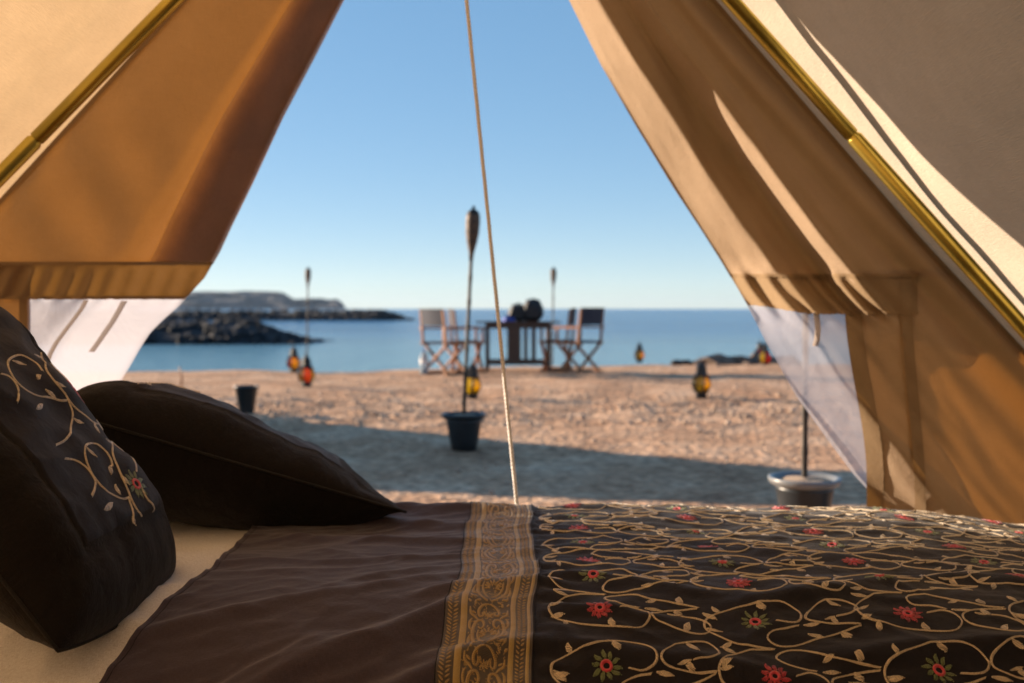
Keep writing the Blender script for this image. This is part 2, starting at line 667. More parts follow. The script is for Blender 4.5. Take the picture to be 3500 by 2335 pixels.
def water_mat():
    m, n, l = newmat('sea_water')
    out = nd(n, 'ShaderNodeOutputMaterial')
    b = nd(n, 'ShaderNodeBsdfPrincipled')
    tc = nd(n, 'ShaderNodeTexCoord')
    mp = nd(n, 'ShaderNodeMapping')
    mp.inputs['Scale'].default_value = (0.35, 1.0, 1.0)
    l.new(tc.outputs['Object'], mp.inputs[0])
    a = nd(n, 'ShaderNodeTexNoise')
    a.inputs['Scale'].default_value = 2.2
    a.inputs['Detail'].default_value = 6
    a.inputs['Roughness'].default_value = 0.6
    l.new(mp.outputs[0], a.inputs['Vector'])
    c = nd(n, 'ShaderNodeTexNoise')
    c.inputs['Scale'].default_value = 0.12
    c.inputs['Detail'].default_value = 7
    c.inputs['Roughness'].default_value = 0.7
    mp2 = nd(n, 'ShaderNodeMapping')
    mp2.inputs['Scale'].default_value = (0.12, 1.0, 1.0)
    l.new(tc.outputs['Object'], mp2.inputs[0])
    l.new(mp2.outputs[0], c.inputs['Vector'])
    rp = ramp(n, [(0.38, (0.006, 0.08, 0.21)), (0.62, (0.03, 0.17, 0.36))])
    l.new(c.outputs['Fac'], rp.inputs[0])
    # paler over the shallow sandy bottom near the beach
    sx = nd(n, 'ShaderNodeSeparateXYZ')
    l.new(tc.outputs['Object'], sx.inputs[0])
    mr = nd(n, 'ShaderNodeMapRange', interpolation_type='SMOOTHSTEP')
    mr.inputs['From Min'].default_value = 25
    mr.inputs['From Max'].default_value = 75
    l.new(sx.outputs[1], mr.inputs['Value'])
    mx = nd(n, 'ShaderNodeMix', data_type='RGBA')
    l.new(mr.outputs[0], mx.inputs['Factor'])
    mx.inputs[6].default_value = (0.16, 0.33, 0.42, 1)
    l.new(rp.outputs[0], mx.inputs[7])
    l.new(mx.outputs[2], b.inputs['Base Color'])
    b.inputs['Roughness'].default_value = 0.15
    b.inputs['Specular IOR Level'].default_value = 0.28
    b.inputs['IOR'].default_value = 1.33
    bp = nd(n, 'ShaderNodeBump')
    bp.inputs['Strength'].default_value = 1.0
    bp.inputs['Distance'].default_value = 0.42
    l.new(a.outputs['Fac'], bp.inputs['Height'])
    l.new(bp.outputs[0], b.inputs['Normal'])
    l.new(b.outputs[0], out.inputs[0])
    return m


M['water'] = water_mat()

# ------------------------------------------------------------------ ground and sea
SEA_Z = -0.60


def crest(x):
    """distance of the top of the beach from the camera's row"""
    return 15.6 + 0.17 * x + 0.35 * math.sin(x * 0.55) + 0.25 * math.sin(x * 1.3 + 1)


def ground_z(x, y):
    d = y - crest(x)
    z = 0.0
    if y > 2.9:
        k = sstep(2.9, 4.5, y)
        z += 0.030 * k * fbm(x * 0.55, y * 0.55, 3.1, 3) + 0.010 * k * pn(x * 3.1, y * 3.1, 0.7)
        rub = sstep(7.0, 8.6, y + 0.5 * pn(x * 0.6, 2.0)) * (1 - sstep(10.2, 11.8, y + 0.6 * pn(x * 0.5, 7.0)))
        z += rub * (0.018 * fbm(x * 2.2, y * 2.6, 4, 3) + 0.020 * pn(x * 5.5, y * 6.5, 9) + 0.014 * pn(x * 12, y * 13, 2)) + (0.25 + 0.75 * rub) * k * 0.006 * pn(x * 9, y * 9, 5)
    # a low wind-blown hump at the far right
    z += 0.05 * math.exp(-((y - 15.3) / 0.9) ** 2) * sstep(2.5, 5.0, x)
    z -= 0.95 * sstep(0.2, 5.5, d)
    z -= 1.2 * sstep(5, 25, d)
    return z


def axis_lines(dense, far):
    ls = sorted(set([round(v, 4) for v in dense] + far))
    return ls


xs = axis_lines(np.arange(-13, 15.01, 0.075).tolist(), [-9000, -3000, -900, -300, -120, -60, -35, -22, -16, 18, 24, 36, 60, 120, 300, 900, 3000, 9000])
ys = axis_lines(np.arange(2.9, 5.8, 0.12).tolist() + np.arange(5.8, 12.5, 0.05).tolist() + np.arange(12.5, 24.01, 0.12).tolist(), [-9000, -2000, -300, -60, -15, -4, 0, 26, 30, 36, 50, 100, 400, 2000, 9000])
gm = MB()
vs = [(x, y, ground_z(x, y)) for y in ys for x in xs]
nx = len(xs)
fs = [(j * nx + i, j * nx + i + 1, (j + 1) * nx + i + 1, (j + 1) * nx + i) for j in range(len(ys) - 1) for i in range(nx - 1)]
gm.add(vs, fs)
tag(gm.build('ground', M['sand']), kind='structure')

wm = MB()
wm.add([(-9000, 15, SEA_Z), (9000, 15, SEA_Z), (9000, 9000, SEA_Z), (-9000, 9000, SEA_Z)], [(0, 1, 2, 3)])
tag(wm.build('sea', M['water']), kind='structure')

# icosahedron for stones
_t = (1 + 5 ** 0.5) / 2
ICO_V = [Vector(p).normalized() for p in [(-1, _t, 0), (1, _t, 0), (-1, -_t, 0), (1, -_t, 0), (0, -1, _t), (0, 1, _t), (0, -1, -_t), (0, 1, -_t), (_t, 0, -1), (_t, 0, 1), (-_t, 0, -1), (-_t, 0, 1)]]
ICO_F = [(0, 11, 5), (0, 5, 1), (0, 1, 7), (0, 7, 10), (0, 10, 11), (1, 5, 9), (5, 11, 4), (11, 10, 2), (10, 7, 6), (7, 1, 8), (3, 9, 4), (3, 4, 2), (3, 2, 6), (3, 6, 8), (3, 8, 9), (4, 9, 5), (2, 4, 11), (6, 2, 10), (8, 6, 7), (9, 8, 1)]


def subdiv(vs, fs):
    vs, out, cache = list(vs), [], {}

    def mid(a, b):
        k = (min(a, b), max(a, b))
        if k not in cache:
            vs.append((vs[a] + vs[b]).normalized())
            cache[k] = len(vs) - 1
        return cache[k]
    for a, b, c in fs:
        x, y, z = mid(a, b), mid(b, c), mid(c, a)
        out += [(a, x, z), (b, y, x), (c, z, y), (x, y, z)]
    return vs, out


ICO2 = subdiv(ICO_V, ICO_F)
ICO3 = subdiv(*ICO2)


def rock(mb, c, s, seed, base=(ICO_V, ICO_F), rough=0.35, rot=None):
    vs, fs = base
    a = rot if rot is not None else random.uniform(0, 6.28)
    ca, sa = math.cos(a), math.sin(a)
    out = []
    for v in vs:
        k = 1 + rough * noise.noise((v.x * 1.3 + seed * 7.1, v.y * 1.3 + seed * 3.3, v.z * 1.3)) + rough * 0.5 * noise.noise((v.x * 3.1 + seed, v.y * 3.1, v.z * 3.1 + seed))
        p = Vector((v.x * s[0] * k, v.y * s[1] * k, v.z * s[2] * k))
        out.append((c[0] + p.x * ca - p.y * sa, c[1] + p.x * sa + p.y * ca, c[2] + p.z))
    mb.add(out, fs)


rb = MB()
for i in range(7600):
    if i < 6000:
        x = random.uniform(-8.5, 10.0)
        y = random.gauss(9.2, 0.85)
        s = 0.006 + 0.028 * random.random() ** 5
    else:
        x = random.uniform(-12, 12)
        y = random.uniform(4.5, 15)
        s = 0.008 + 0.022 * random.random() ** 3
    rock(rb, (x, y, ground_z(x, y) + s * 0.25), (s, s * random.uniform(0.6, 1), s * random.uniform(0.45, 0.85)), i * 0.37)
tag(rb.build('gravel', M['stone'], smooth=False), 'pale stones and gravel strewn over the sand beyond the tent', 'gravel', kind='stuff')

# boulders on the shore at the right
bould = [(706, 361, 17.2, 0.16, 0.20), (722, 361, 17.0, 0.17, 0.24), (738, 361, 17.2, 0.20, 0.22), (755, 361, 17.4, 0.18, 0.26), (770, 362, 17.0, 0.16, 0.22), (697, 361, 16.7, 0.08, 0.10), (785, 362, 17.3, 0.2, 0.24), (716, 362, 16.5, 0.09, 0.08), (747, 362, 16.6, 0.10, 0.10)]
BLAB = ['brown boulder at the left end of the shore row at right', 'brown boulder second from the left in the shore row', 'broad brown boulder in the middle of the shore row', 'brown boulder right of the middle in the shore row', 'brown boulder beside the right flap, behind the red lantern',
        'small stone between the driftwood and the row of boulders', 'brown boulder at the right end, behind the sheer window', 'small low stone in front of the left boulders', 'small low stone in front of the middle boulder']
for i, (px, py, Y, sx, sz) in enumerate(bould):
    x = (px - 512) / F * Y
    b = MB()
    rock(b, (0, 0, sz * 0.22), (sx * 1.5, sx * 1.0, sz * 0.62), i * 1.9 + 3, (ICO_V, ICO_F) if i % 3 else ICO2, 0.75, 0.2 * i)
    o = b.build('boulder', M['rock_brown'], smooth=False)
    o.location = (x, Y, ground_z(x, Y) - 0.02)
    tag(o, BLAB[i], 'boulder', 'boulders on the shore at the right')
x0, x1 = (672 - 512) / F * 17, (694 - 512) / F * 17
b = MB()
b.tube([(x0 + (x1 - x0) * k / 6, 17 + 0.04 * math.sin(k), ground_z(x0, 17) + 0.05 + 0.008 * math.sin(k * 2)) for k in range(7)], [0.045, 0.055, 0.06, 0.055, 0.06, 0.05, 0.03], 9)
tag(b.build('driftwood', M['rock_dark'], org=(x0, 17, ground_z(x0, 17))), 'dark piece of driftwood on the sand left of the boulders', 'driftwood')


# breakwaters: mounds of armour rock
def breakwater(name, label, prof, Y, depth, rock_s, n, seed):
    """prof: list of (px, top row) seen at distance Y"""
    pts = [(at(px, py, Y).x, at(px, py, Y).z) for px, py in prof]
    root = thing(name, label, 'breakwater', (pts[0][0], Y, SEA_Z))
    rnd = random.Random(seed)
    X = [p[0] for p in pts]
    Z = [p[1] for p in pts]
    core = MB()

    def fn(u, v):
        x = lerp(X[0], X[-1], u)
        zt = float(np.interp(x, X, Z))
        k = math.sin(v * math.pi)
        z = SEA_Z - 0.3 + (zt - rock_s * 0.5 - SEA_Z + 0.3) * k ** 0.8
        return (x, Y + depth * (v - 0.35), z + 0.15 * rock_s * pn(x, v * 9)), (u, v)
    core.grid(60, 12, fn)
    core.build('rubble_core', M['rock_dark'], root, smooth=False)
    mb = MB()
    for i in range(n):
        x = rnd.uniform(X[0], X[-1])
        zt = float(np.interp(x, X, Z))
        v = rnd.uniform(0.02, 0.8)
        k = math.sin(v * math.pi) ** 0.8
        s = rock_s * rnd.uniform(0.5, 1.1)
        z = SEA_Z - 0.1 + (zt - s * 0.6 - SEA_Z + 0.1) * k
        random.seed(i)
        rock(mb, (x, Y + depth * (v - 0.35), z), (s, s * 0.8, s * 0.7), i * 0.7 + seed, ICO_V and (ICO_V, ICO_F), 0.5)
    o = mb.build('armour_rocks', M['rock_dark'], root, smooth=False)
    o['kind'] = 'stuff'
    return root


breakwater('breakwater', 'near black rock breakwater tapering to a point above the left lanterns', [(-260, 317), (100, 319), (170, 321), (206, 320), (248, 319.5), (266, 328), (285, 334.5), (298, 338), (316, 342)], 45.0, 7.0, 0.32, 900, 5)
breakwater('breakwater', 'farther long dark breakwater below the grey headland', [(-500, 308), (150, 310), (300, 309.5), (376, 309), (391, 312), (408, 318), (414, 320.5)], 134.0, 12.0, 0.55, 1300, 9)

# headland
hp = [(-420, 296), (0, 294), (120, 292), (197, 291), (229, 291.6), (245, 290.6), (260, 291), (275, 291), (283, 292.5), (289, 296), (294, 299), (306, 298.6), (322, 298.2), (328, 299.6), (336, 298.6), (341, 301), (344, 304.5), (346, 308.6)]
HY = 2400.0
hx = [at(p[0], p[1], HY).x for p in hp]
hz = [at(p[0], p[1], HY).z for p in hp]
hb = MB()


def hfn(u, v):
    x = lerp(hx[0], hx[-1], u)
    zt = float(np.interp(x, hx, hz)) + 1.2 * fbm(x * 0.02, 3.0, 0, 3)
    # cliff, then a plateau running back
    if v < 0.4:
        t = v / 0.4
        z = lerp(SEA_Z - 1, zt, min(1, t ** 0.7)) + 3 * pn(x * 0.03, t * 3)
        y = HY - 90 + 90 * t + 35 * fbm(x * 0.012, t * 2, 5, 3)
    else:
        t = (v - 0.4) / 0.6
        z = zt - t * t * 4
        y = HY + 700 * t
    return (x * y / HY, y, max(z, SEA_Z - 1)), (u, v)


hb.grid(220, 26, hfn)
tag(hb.build('headland', M['cliff'], smooth=False), kind='structure')

# ------------------------------------------------------------------ tent
TY = 2.60      # plane of the front gable
SEAM_L = [(456, -298), (183, 0), (0, 200), (-432, 672)]
SEAM_R = [(456, -298), (715, 0), (919, 237), (1024, 350), (1306, 672)]
EDGE_R = [(456, -298), (510, -131), (569, 0), (601, 65), (636, 126), (673, 187), (702, 231), (721, 261), (745, 301), (767, 344), (797, 397), (828, 440), (854, 475), (885, 508), (960, 590), (1035, 672)]
EDGE_L = [(456, -298), (400, -131), (344, 0), (314, 59), (283, 118), (253, 183), (231, 228), (220, 252), (205, 278), (179, 306), (162, 321), (150, 333), (141, 347), (129, 368), (122, 379), (105, 420), (80, 500), (50, 590), (30, 672)]


def xat(line, py):
    return float(np.interp(py, [p[1] for p in line], [p[0] for p in line]))


def fold_profile(knots, n=200, sm=9):
    """knots: (fraction, depth); smoothed"""
    f = np.linspace(0, 1, n + 1)
    d = np.interp(f, [k[0] for k in knots], [k[1] for k in knots])
    ker = np.hanning(2 * sm + 3)[1:-1]
    ker /= ker.sum()
    dp = np.pad(d, sm, mode='edge')
    return f, np.convolve(dp, ker, 'valid')


PR_F, PR_D = fold_profile([(0, 0.155), (0.05, 0.12), (0.21, -0.005), (0.37, 0.013), (0.41, 0.004), (0.54, 0.0), (1, 0)], sm=5)
P2_F, P2_D = fold_profile([(0, 0.156), (0.41, 0.156), (0.54, 0.0), (1, 0)], sm=5)
PL_F, PL_D = fold_profile([(0, 0.20), (0.08, 0.15), (0.28, 0.02), (0.36, 0.0), (1, 0)], sm=8)


def flap(side, px, py):
    """point of the door flap seen in the direction px, py of the gable plane"""
    E, S = (EDGE_R, SEAM_R) if side > 0 else (EDGE_L, SEAM_L)
    e, s = xat(E, py), xat(S, py)
    fr = (px - e) / (s - e) if abs(s - e) > 1 else 1.0
    fr = min(1.0, max(0.0, fr))
    width = abs(s - e) * TY / F
    if side > 0:
        fq = fr + 0.03 * pn(py * 0.012, 1.5)
        d = float(np.interp(fq, PR_F, PR_D)) + float(np.interp(fq, P2_F, P2_D)) * (1 - 0.92 * sstep(255, 345, py))
        k = sstep(-200, 60, py) * (0.75 + 0.25 * sstep(40, 200, py))
        k *= 1 - 0.25 * sstep(330, 520, py)
        d -= (1 - sstep(30, 170, py)) * 0.11 * float(np.interp(fr, [0, 0.05, 0.25, 0.38, 0.54, 1], [0, 0.3, 0.9, 1.0, 0, 0]))
        # crease that the second fold ends in near the top
        d += 0.010 * math.exp(-((fr - 0.36) / 0.05) ** 2) * math.exp(-((py - 70) / 45.0) ** 2)
        crk = sstep(0.02, 0.1, fr) * (1 - sstep(0.55, 0.7, fr)) * sstep(20, 60, py)
        d += crk * 0.007 * pn(fr * 16 + py * 0.004, py * 0.022, 2.0)
        body = sstep(0.55, 0.8, fr) * (1 - sstep(0.93, 1, fr))
        d = d * k + body * (0.016 * math.sin(fr * 22 - py * 0.012) + 0.010 * pn(fr * 7, py * 0.01, 8))
        # gathers below the hem stitching
        g = sstep(268, 282, py) * (1 - sstep(312, 330, py)) * (1 - sstep(0.5, 0.62, fr))
        d += g * 0.015 * math.sin(fr * 62 + 1.5 * math.sin(py * 0.05)) 
    else:
        d = float(np.interp(fr + 0.02 * pn(py * 0.012, 6.5), PL_F, PL_D))
        k = sstep(-200, 60, py)
        body = sstep(0.3, 0.5, fr) * (1 - sstep(0.92, 1, fr))
        fan = (px - 330) * 0.020 - py * 0.013
        d = d * k + body * sstep(60, 190, py) * (0.008 * math.sin(fan * 3.2) + 0.006 * pn(fan * 1.2, py * 0.01, 5))
        g = sstep(264, 275, py) * (1 - sstep(294, 305, py))
        d += g * 0.006 * math.sin(px * 0.30 + py * 0.12)
    return at(px, py, TY + d)


def flap_norm_off(side, px, py, off):
    p = flap(side, px, py)
    return p + Vector((0, -off, 0))


tent_loc = (-0.2, 0.4, 0.0)
tent = thing('tent', 'tan canvas tent seen from inside with its door flaps open', 'tent', tent_loc)


def seam_pt(side, t):
    """point on the gable edge, t from 0 apex to 1 ground"""
    S = SEAM_R if side > 0 else SEAM_L
    py = lerp(-298, 672, t)
    return at(xat(S, py), py, TY)


BACK = -2.0


def roof_side(side):
    def fn(u, v):
        p = seam_pt(side, v)
        y = lerp(TY, BACK, u ** 1.25)
        dd = TY - y
        nrm = Vector((-0.72 * side, 0, -0.69))
        wv = 0.022 * math.sin(dd * 4.2 + v * 9 + side) * sstep(0.02, 0.6, dd) + 0.030 * fbm(dd * 1.1 + 3 * side, v * 5.0, 2.2, 3) * sstep(0.0, 0.5, dd)
        return Vector((p.x, y, p.z)) + nrm * (wv * math.sin(math.pi * min(1, v * 1.02)) + 0.0), (dd, v)
    return fn


for side, nm in ((-1, 'roof_panel'), (1, 'roof_panel')):
    MB().grid(70, 60, roof_side(side)).build(nm, M['canvas'], tent)

# back wall of the tent, behind the camera
bw = MB()
bw.grid(20, 20, lambda u, v: (Vector((lerp(seam_pt(-1, v).x, seam_pt(1, v).x, u), BACK + 0.004 + 0.03 * math.sin(u * 9) * math.sin(v * 3.1), seam_pt(1, v).z)), (u, v)))
bw.build('back_wall', M['canvas'], tent)
gs = MB()
gs.grid(16, 16, lambda u, v: (Vector((lerp(-2.46, 2.05, u), lerp(BACK, TY - 0.03, v), 0.008 + 0.004 * pn(u * 9, v * 9))), (u * 4, v * 4)))
gs.build('groundsheet', M['groundsheet'], tent)


def flap_patch(name, mat, side, fx0, fx1, y0, y1, nu, nv, off=0.0, parent=tent):
    """patch between column functions fx0..fx1 and row functions y0..y1"""
    mb = MB()

    def fn(u, v):
        # row limits may depend on px: solve by using u first
        pya = y0(u) if callable(y0) else y0
        pyb = y1(u) if callable(y1) else y1
        py = lerp(pya, pyb, v)
        px = lerp(fx0(py), fx1(py), u)
        return flap_norm_off(side, px, py, off), (px * 0.0026, py * 0.0026)
    mb.grid(nu, nv, fn)
    return mb.build(name, mat, parent)


eR, sR = (lambda py: xat(EDGE_R, py)), (lambda py: xat(SEAM_R, py))
eL, sL = (lambda py: xat(EDGE_L, py)), (lambda py: xat(SEAM_L, py))
C = lambda v: (lambda py: v)

# right door flap
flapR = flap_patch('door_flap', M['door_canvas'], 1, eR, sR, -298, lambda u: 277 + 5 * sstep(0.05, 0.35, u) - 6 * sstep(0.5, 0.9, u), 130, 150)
flapR['label'] = 'right door flap with folded sunlit edge'
STR = lambda py: 905 + 14 * sstep(290, 505, py)
WR = lambda py: 853 + 22 * sstep(300, 480, py)
flap_patch('hem_band', M['canvas_double'], 1, eR, lambda py: min(STR(py) + 12, sR(py) - 2), 274, lambda u: 303 + 9 * sstep(0, 0.4, u), 110, 16, 0.004, flapR)
sh = flap_patch('sheer_window', M['sheer'], 1, eR, WR, lambda u: 292 + 9 * sstep(0, 0.4, u), 672, 50, 110, 0.0, flapR)
sh['label'] = 'white sheer window panel of the right flap'
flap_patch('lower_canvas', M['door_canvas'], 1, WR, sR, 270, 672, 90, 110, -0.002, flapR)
for off_y in (274, 302):
    flap_patch('stitched_hem', M['canvas_double'], 1, eR, lambda py: min(STR(py) + 12, sR(py) - 2), lambda u, o_=off_y: o_ + 9 * sstep(0, 0.4, u) * (o_ > 290) + 1.2 * pn(u * 40, o_), lambda u, o_=off_y: o_ + 3.2 + 9 * sstep(0, 0.4, u) * (o_ > 290) + 1.2 * pn(u * 40, o_ + 5), 110, 3, 0.009, flapR)
flap_patch('seam_strip', M['canvas_double'], 1, lambda py: WR(py) - 9, lambda py: WR(py) + 8, 311, 672, 6, 90, 0.005, flapR)
flap_patch('seam_strip', M['canvas_double'], 1, lambda py: STR(py) - 5, lambda py: STR(py) + 6, 279, 672, 6, 90, 0.006, flapR)
flap_patch('gable_seam', M['canvas_double'], 1, lambda py: sR(py) - 6, lambda py: sR(py) + 0.5, -280, 672, 4, 120, 0.006, flapR)
# left door flap
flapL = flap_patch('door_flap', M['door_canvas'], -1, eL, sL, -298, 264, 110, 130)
flapL['label'] = 'left door flap glowing orange'
for q in range(6):      # stacked layers added to imitate the soft shade along the turned edge
    flap_patch('edge_shade_layer', M['edge_shade'], -1, eL, lambda py, w_=64 - 6 * q: max(eL(py) - w_ * (0.75 + 0.25 * sstep(-100, 200, py)), sL(py) + 4), -230, 262, 16, 130, 0.004 + 0.003 * q, flapL)
flap_patch('hem_band', M['canvas_double'], -1, eL, sL, 262, lambda u: 299 - 1.5 * math.sin(u * 5), 110, 20, 0.004, flapL)
for off_y in (262, 296):
    flap_patch('stitched_hem', M['canvas_double'], -1, eL, sL, off_y, lambda u, o_=off_y: o_ + 3.4 + 0.8 * pn(u * 40, o_), 110, 3, 0.016, flapL)
sh = flap_patch('sheer_window', M['sheer'], -1, eL, C(27), 297, 672, 60, 100, 0.0, flapL)
sh['label'] = 'white sheer window panel of the left flap'
flap_patch('lower_canvas', M['door_canvas'], -1, C(29), sL, 262, 672, 60, 90, -0.002, flapL)
flap_patch('seam_strip', M['canvas_double'], -1, C(28), C(20), 297, 672, 6, 80, 0.005, flapL)
flap_patch('gable_seam', M['canvas_double'], -1, lambda py: sL(py) + 6, lambda py: sL(py) - 0.5, -280, 672, 4, 120, 0.006, flapL)


# ties hanging outside the sheer windows
def strap(side, pts, wpx, parent):
    mb = MB()
    cs = [at(px, py, flap(side, px, py).y - 0.006) for px, py in pts]
    mb.grid(4, len(cs) - 1, lambda u, v: (cs[int(round(v * (len(cs) - 1)))] + Vector(((u - 0.5) * wpx * 0.0026, 0.004 * math.sin(u * 3), 0)), (u, v)))
    mb.build('tie_strap', M['strap'], parent)


strap(-1, [(124, 301), (119, 310), (112, 322), (103, 335), (96, 345), (91, 352)], 7.0, flapL)
strap(-1, [(86, 300), (82, 308), (74, 319), (64, 332), (56, 343), (50, 354), (46, 366)], 5.0, flapL)
strap(1, [(816, 312), (817, 320), (818, 330), (817, 340), (815, 346)], 6.0, flapR)

# the two gold poles
PY = 2.36
poleA = [((466, -297), (0, 176)), ((466, -297), (1024, 328))]
for k, ((ax, ay), (bx, by)) in enumerate(poleA):
    A = at(ax, ay, PY)
    B = at(bx, by, PY)
    d = (B - A)
    t_end = (0.03 - A.z) / d.z
    G = A + d * t_end
    jx, jy = ((35, 139), (853, 136))[k]
    J = at(jx, jy, PY)
    t_j = (J - A).dot(d) / d.dot(d)
    J = A + d * t_j
    u = d.normalized()
    up = MB()
    up.tube([A - u * 0.02, J - u * 0.004], 0.0178, 28)
    pole = up.build('pole', M['pole_metal'], tent)
    lo = MB()
    lo.tube([J - u * 0.010, J, J + u * 0.002, J + u * 0.006, G], [0.0150, 0.0150, 0.0160, 0.0190, 0.0190], 28)
    lo.build('lower_section', M['pole_metal'], pole)
    fe = MB()
    fe.lathe([(0.05, 0), (0.05, 0.006), (0.025, 0.012), (0.02, 0.04)], 16, (G.x, G.y, 0.0125))
    fe.build('foot', M['black_plastic'], pole)
hub = MB()
ap = at(466, -297, PY)
hub.tube([ap + Vector((0, -0.06, 0.01)), ap + Vector((0, 0.25, 0.01))], 0.024, 16)
hub.build('apex_joint', M['iron'], tent)

# cord from the apex down behind the bed
c0, c1 = at(466.5, 0, 2.44), at(517, 505, 2.44)
top = c0 + (c0 - c1) * ((ap.z - c0.z - 0.02) / (c0.z - c1.z))
bot = c1 + (c1 - c0) * ((c1.z - 0.03) / (c0.z - c1.z))
rp_ = MB()
N = 260
for ph in (0, 2.094, 4.189):
    pts = []
    for i in range(N + 1):
        t = i / N
        p = top.lerp(bot, t)
        a = ph + t * (top - bot).length / 0.030 * 2 * math.pi / 1.0
        pts.append(p + Vector((math.cos(a), math.sin(a), 0)) * 0.0026)
    rp_.tube(pts, 0.0031, 7)
tag(rp_.build('cord', M['rope'], org=(bot.x, bot.y, 0.012)), 'off-white twisted cord hanging slantwise across the tent doorway', 'cord')
pg = MB()
pg.tube([(bot.x, bot.y, 0.013), (bot.x, bot.y, 0.05)], 0.008, 8)
pg.build('peg', M['iron'], bpy.data.objects['cord'])

# neighbouring bell tent to the left; its long shadow crosses the sand
NT = (-7.3, 8.95)
nb = thing('bell_tent', 'neighbouring cream bell tent standing off to the left', 'tent', (NT[0], NT[1], 0))
cm = MB()


def cone(u, v):
    a = u * 2 * math.pi
    if v < 0.2:
        r, z = 2.3, 0.5 * v / 0.2
    else:
        t = (v - 0.2) / 0.8
        r = lerp(2.3, 0.03, t) - 0.10 * math.sin(math.pi * t) + 0.03 * math.cos(a * 12) * (1 - t)
        z = lerp(0.5, 3.05, t)
    return (NT[0] + r * math.cos(a), NT[1] + r * math.sin(a), z), (u, v)


cm.grid(72, 24, cone)
cm.build('canopy', M['canvas_far'], nb)
pm = MB()
pm.tube([(NT[0], NT[1], 0), (NT[0], NT[1], 3.12)], 0.02, 10)
pm.build('centre_pole', M['pole_metal'], nb)

# ------------------------------------------------------------------ bed
BED_Z = 0.50
# profile across the bed: y, z ; rounded towards the camera, flat, rounded at the far side
prof = []
for k in range(0, 41):
    th = R(90) * (1 - k / 40)
    prof.append((1.65 - 0.44 * math.sin(th), BED_Z - 0.42 * (1 - math.cos(th))))
for k in range(1, 30):
    prof.append((1.65 + 0.60 * k / 30, BED_Z))
for k in range(0, 16):
    th = R(90) * k / 15
    prof.append((2.25 + 0.09 * math.sin(th), BED_Z - 0.09 * (1 - math.cos(th))))
prof.append((2.342, 0.10))
prof = np.array(prof)
arc = np.concatenate([[0], np.cumsum(np.hypot(*np.diff(prof, axis=0).T))])
T0 = float(np.interp(1.65, prof[:, 0], arc))
arc -= T0
T_MIN, T_MAX = float(arc[0]), float(arc[-1])
tY = lambda t: float(np.interp(t, arc, prof[:, 0]))
tZ = lambda t: float(np.interp(t, arc, prof[:, 1]))

FOLDS = [  # (x0,t0,x1,t1,width,height) ridges in the plain panel and band
    (-0.40, -0.30, -0.07, -0.10, 0.030, 0.012), (-0.42, -0.42, -0.06, -0.22, 0.030, 0.014), (-0.52, -0.16, -0.12, 0.02, 0.022, 0.007),
    (-0.50, 0.10, -0.08, 0.16, 0.016, 0.006), (-0.45, 0.30, -0.10, 0.27, 0.020, 0.007), (-0.36, 0.44, -0.05, 0.40, 0.022, 0.008),
    (-0.50, -0.36, -0.30, -0.20, 0.018, 0.006), (-0.12, -0.06, 0.06, -0.02, 0.022, 0.011), (-0.12, -0.23, 0.05, -0.19, 0.018, 0.008),
    (-0.10, 0.20, 0.06, 0.17, 0.014, 0.004), (0.10, -0.20, 0.40, -0.26, 0.03, 0.009), (0.50, -0.22, 0.95, -0.17, 0.03, 0.008),
    (0.05, 0.03, 0.30, -0.05, 0.02, 0.006), (0.40, -0.08, 0.75, 0.02, 0.024, 0.006), (0.8, 0.0, 1.2, -0.06, 0.03, 0.007), (0.06, -0.10, 0.22, -0.13, 0.014, 0.006),
    (-0.30, 0.56, -0.02, 0.54, 0.03, 0.012),
]


def quilt_w(x, t):
    w = 0.010 * pn(x * 2.3 + 3, t * 3.1, 1.0) + 0.0055 * pn(x * 5.2, t * 9.0 + 4, 2.0)
    k = 1.0 if x > 0.045 else 0.5
    w += k * 0.0036 * pn(x * 15, t * 27, 3.3) + k * 0.0019 * pn(x * 30 + 2, t * 60, 6.1)
    if x > 0.045:
        w += 0.0045 * (1 - min(1, abs(pn(x * 5 + 7, t * 9 + x * 3, 6.0)) * 2.4)) ** 3
    if x < 0.05:
        w += 0.0016 * pn(x * 8 - t * 10, t * 42 - x * 12, 4.0)
        w += 0.0040 * (1 - min(1, abs(pn(x * 3.5 + 2, t * 11 - x * 4.0, 9.0)) * 2.2)) ** 3
        w += 0.0016 * (1 - min(1, abs(pn(x * 9 + 5, t * 26 - x * 9.0, 3.0)) * 2.2)) ** 3
    for (xa, ta, xb, tb, wd, h) in FOLDS:
        dx, dt = xb - xa, tb - ta
        L2 = dx * dx + dt * dt
        s = ((x - xa) * dx + (t - ta) * dt) / L2
        if s < -0.3 or s > 1.3:
            continue
        L = math.sqrt(L2)
        dist = ((x - xa) * dt - (t - ta) * dx) / L
        dist += 0.012 * pn(s * 3, h * 900, 0.5)
        if abs(dist) > wd * 3:
            continue
        a = sstep(-0.3, 0.15, s) * (1 - sstep(0.85, 1.3, s))
        q = dist / wd
        w += h * 1.35 * a * (math.exp(-q * q) if q > 0 else math.exp(-q * q * 2.6))
    # gathers where the embroidered panel is sewn to the band
    g = sstep(0.16, 0.05, x) * sstep(0.03, 0.05, x) if x < 0.16 else 0
    if g:
        w += g * 0.0022 * math.sin(t * 150 + 3 * pn(t * 9, 0))
    return w


# tabulated once; every thread that lies on the quilt looks its height up here
_QX, _QT = np.arange(-0.64, 1.40, 0.004), np.arange(T_MIN - 0.02, T_MAX + 0.02, 0.004)
_QW = np.array([[quilt_w(float(x), float(t)) for t in _QT] for x in _QX])


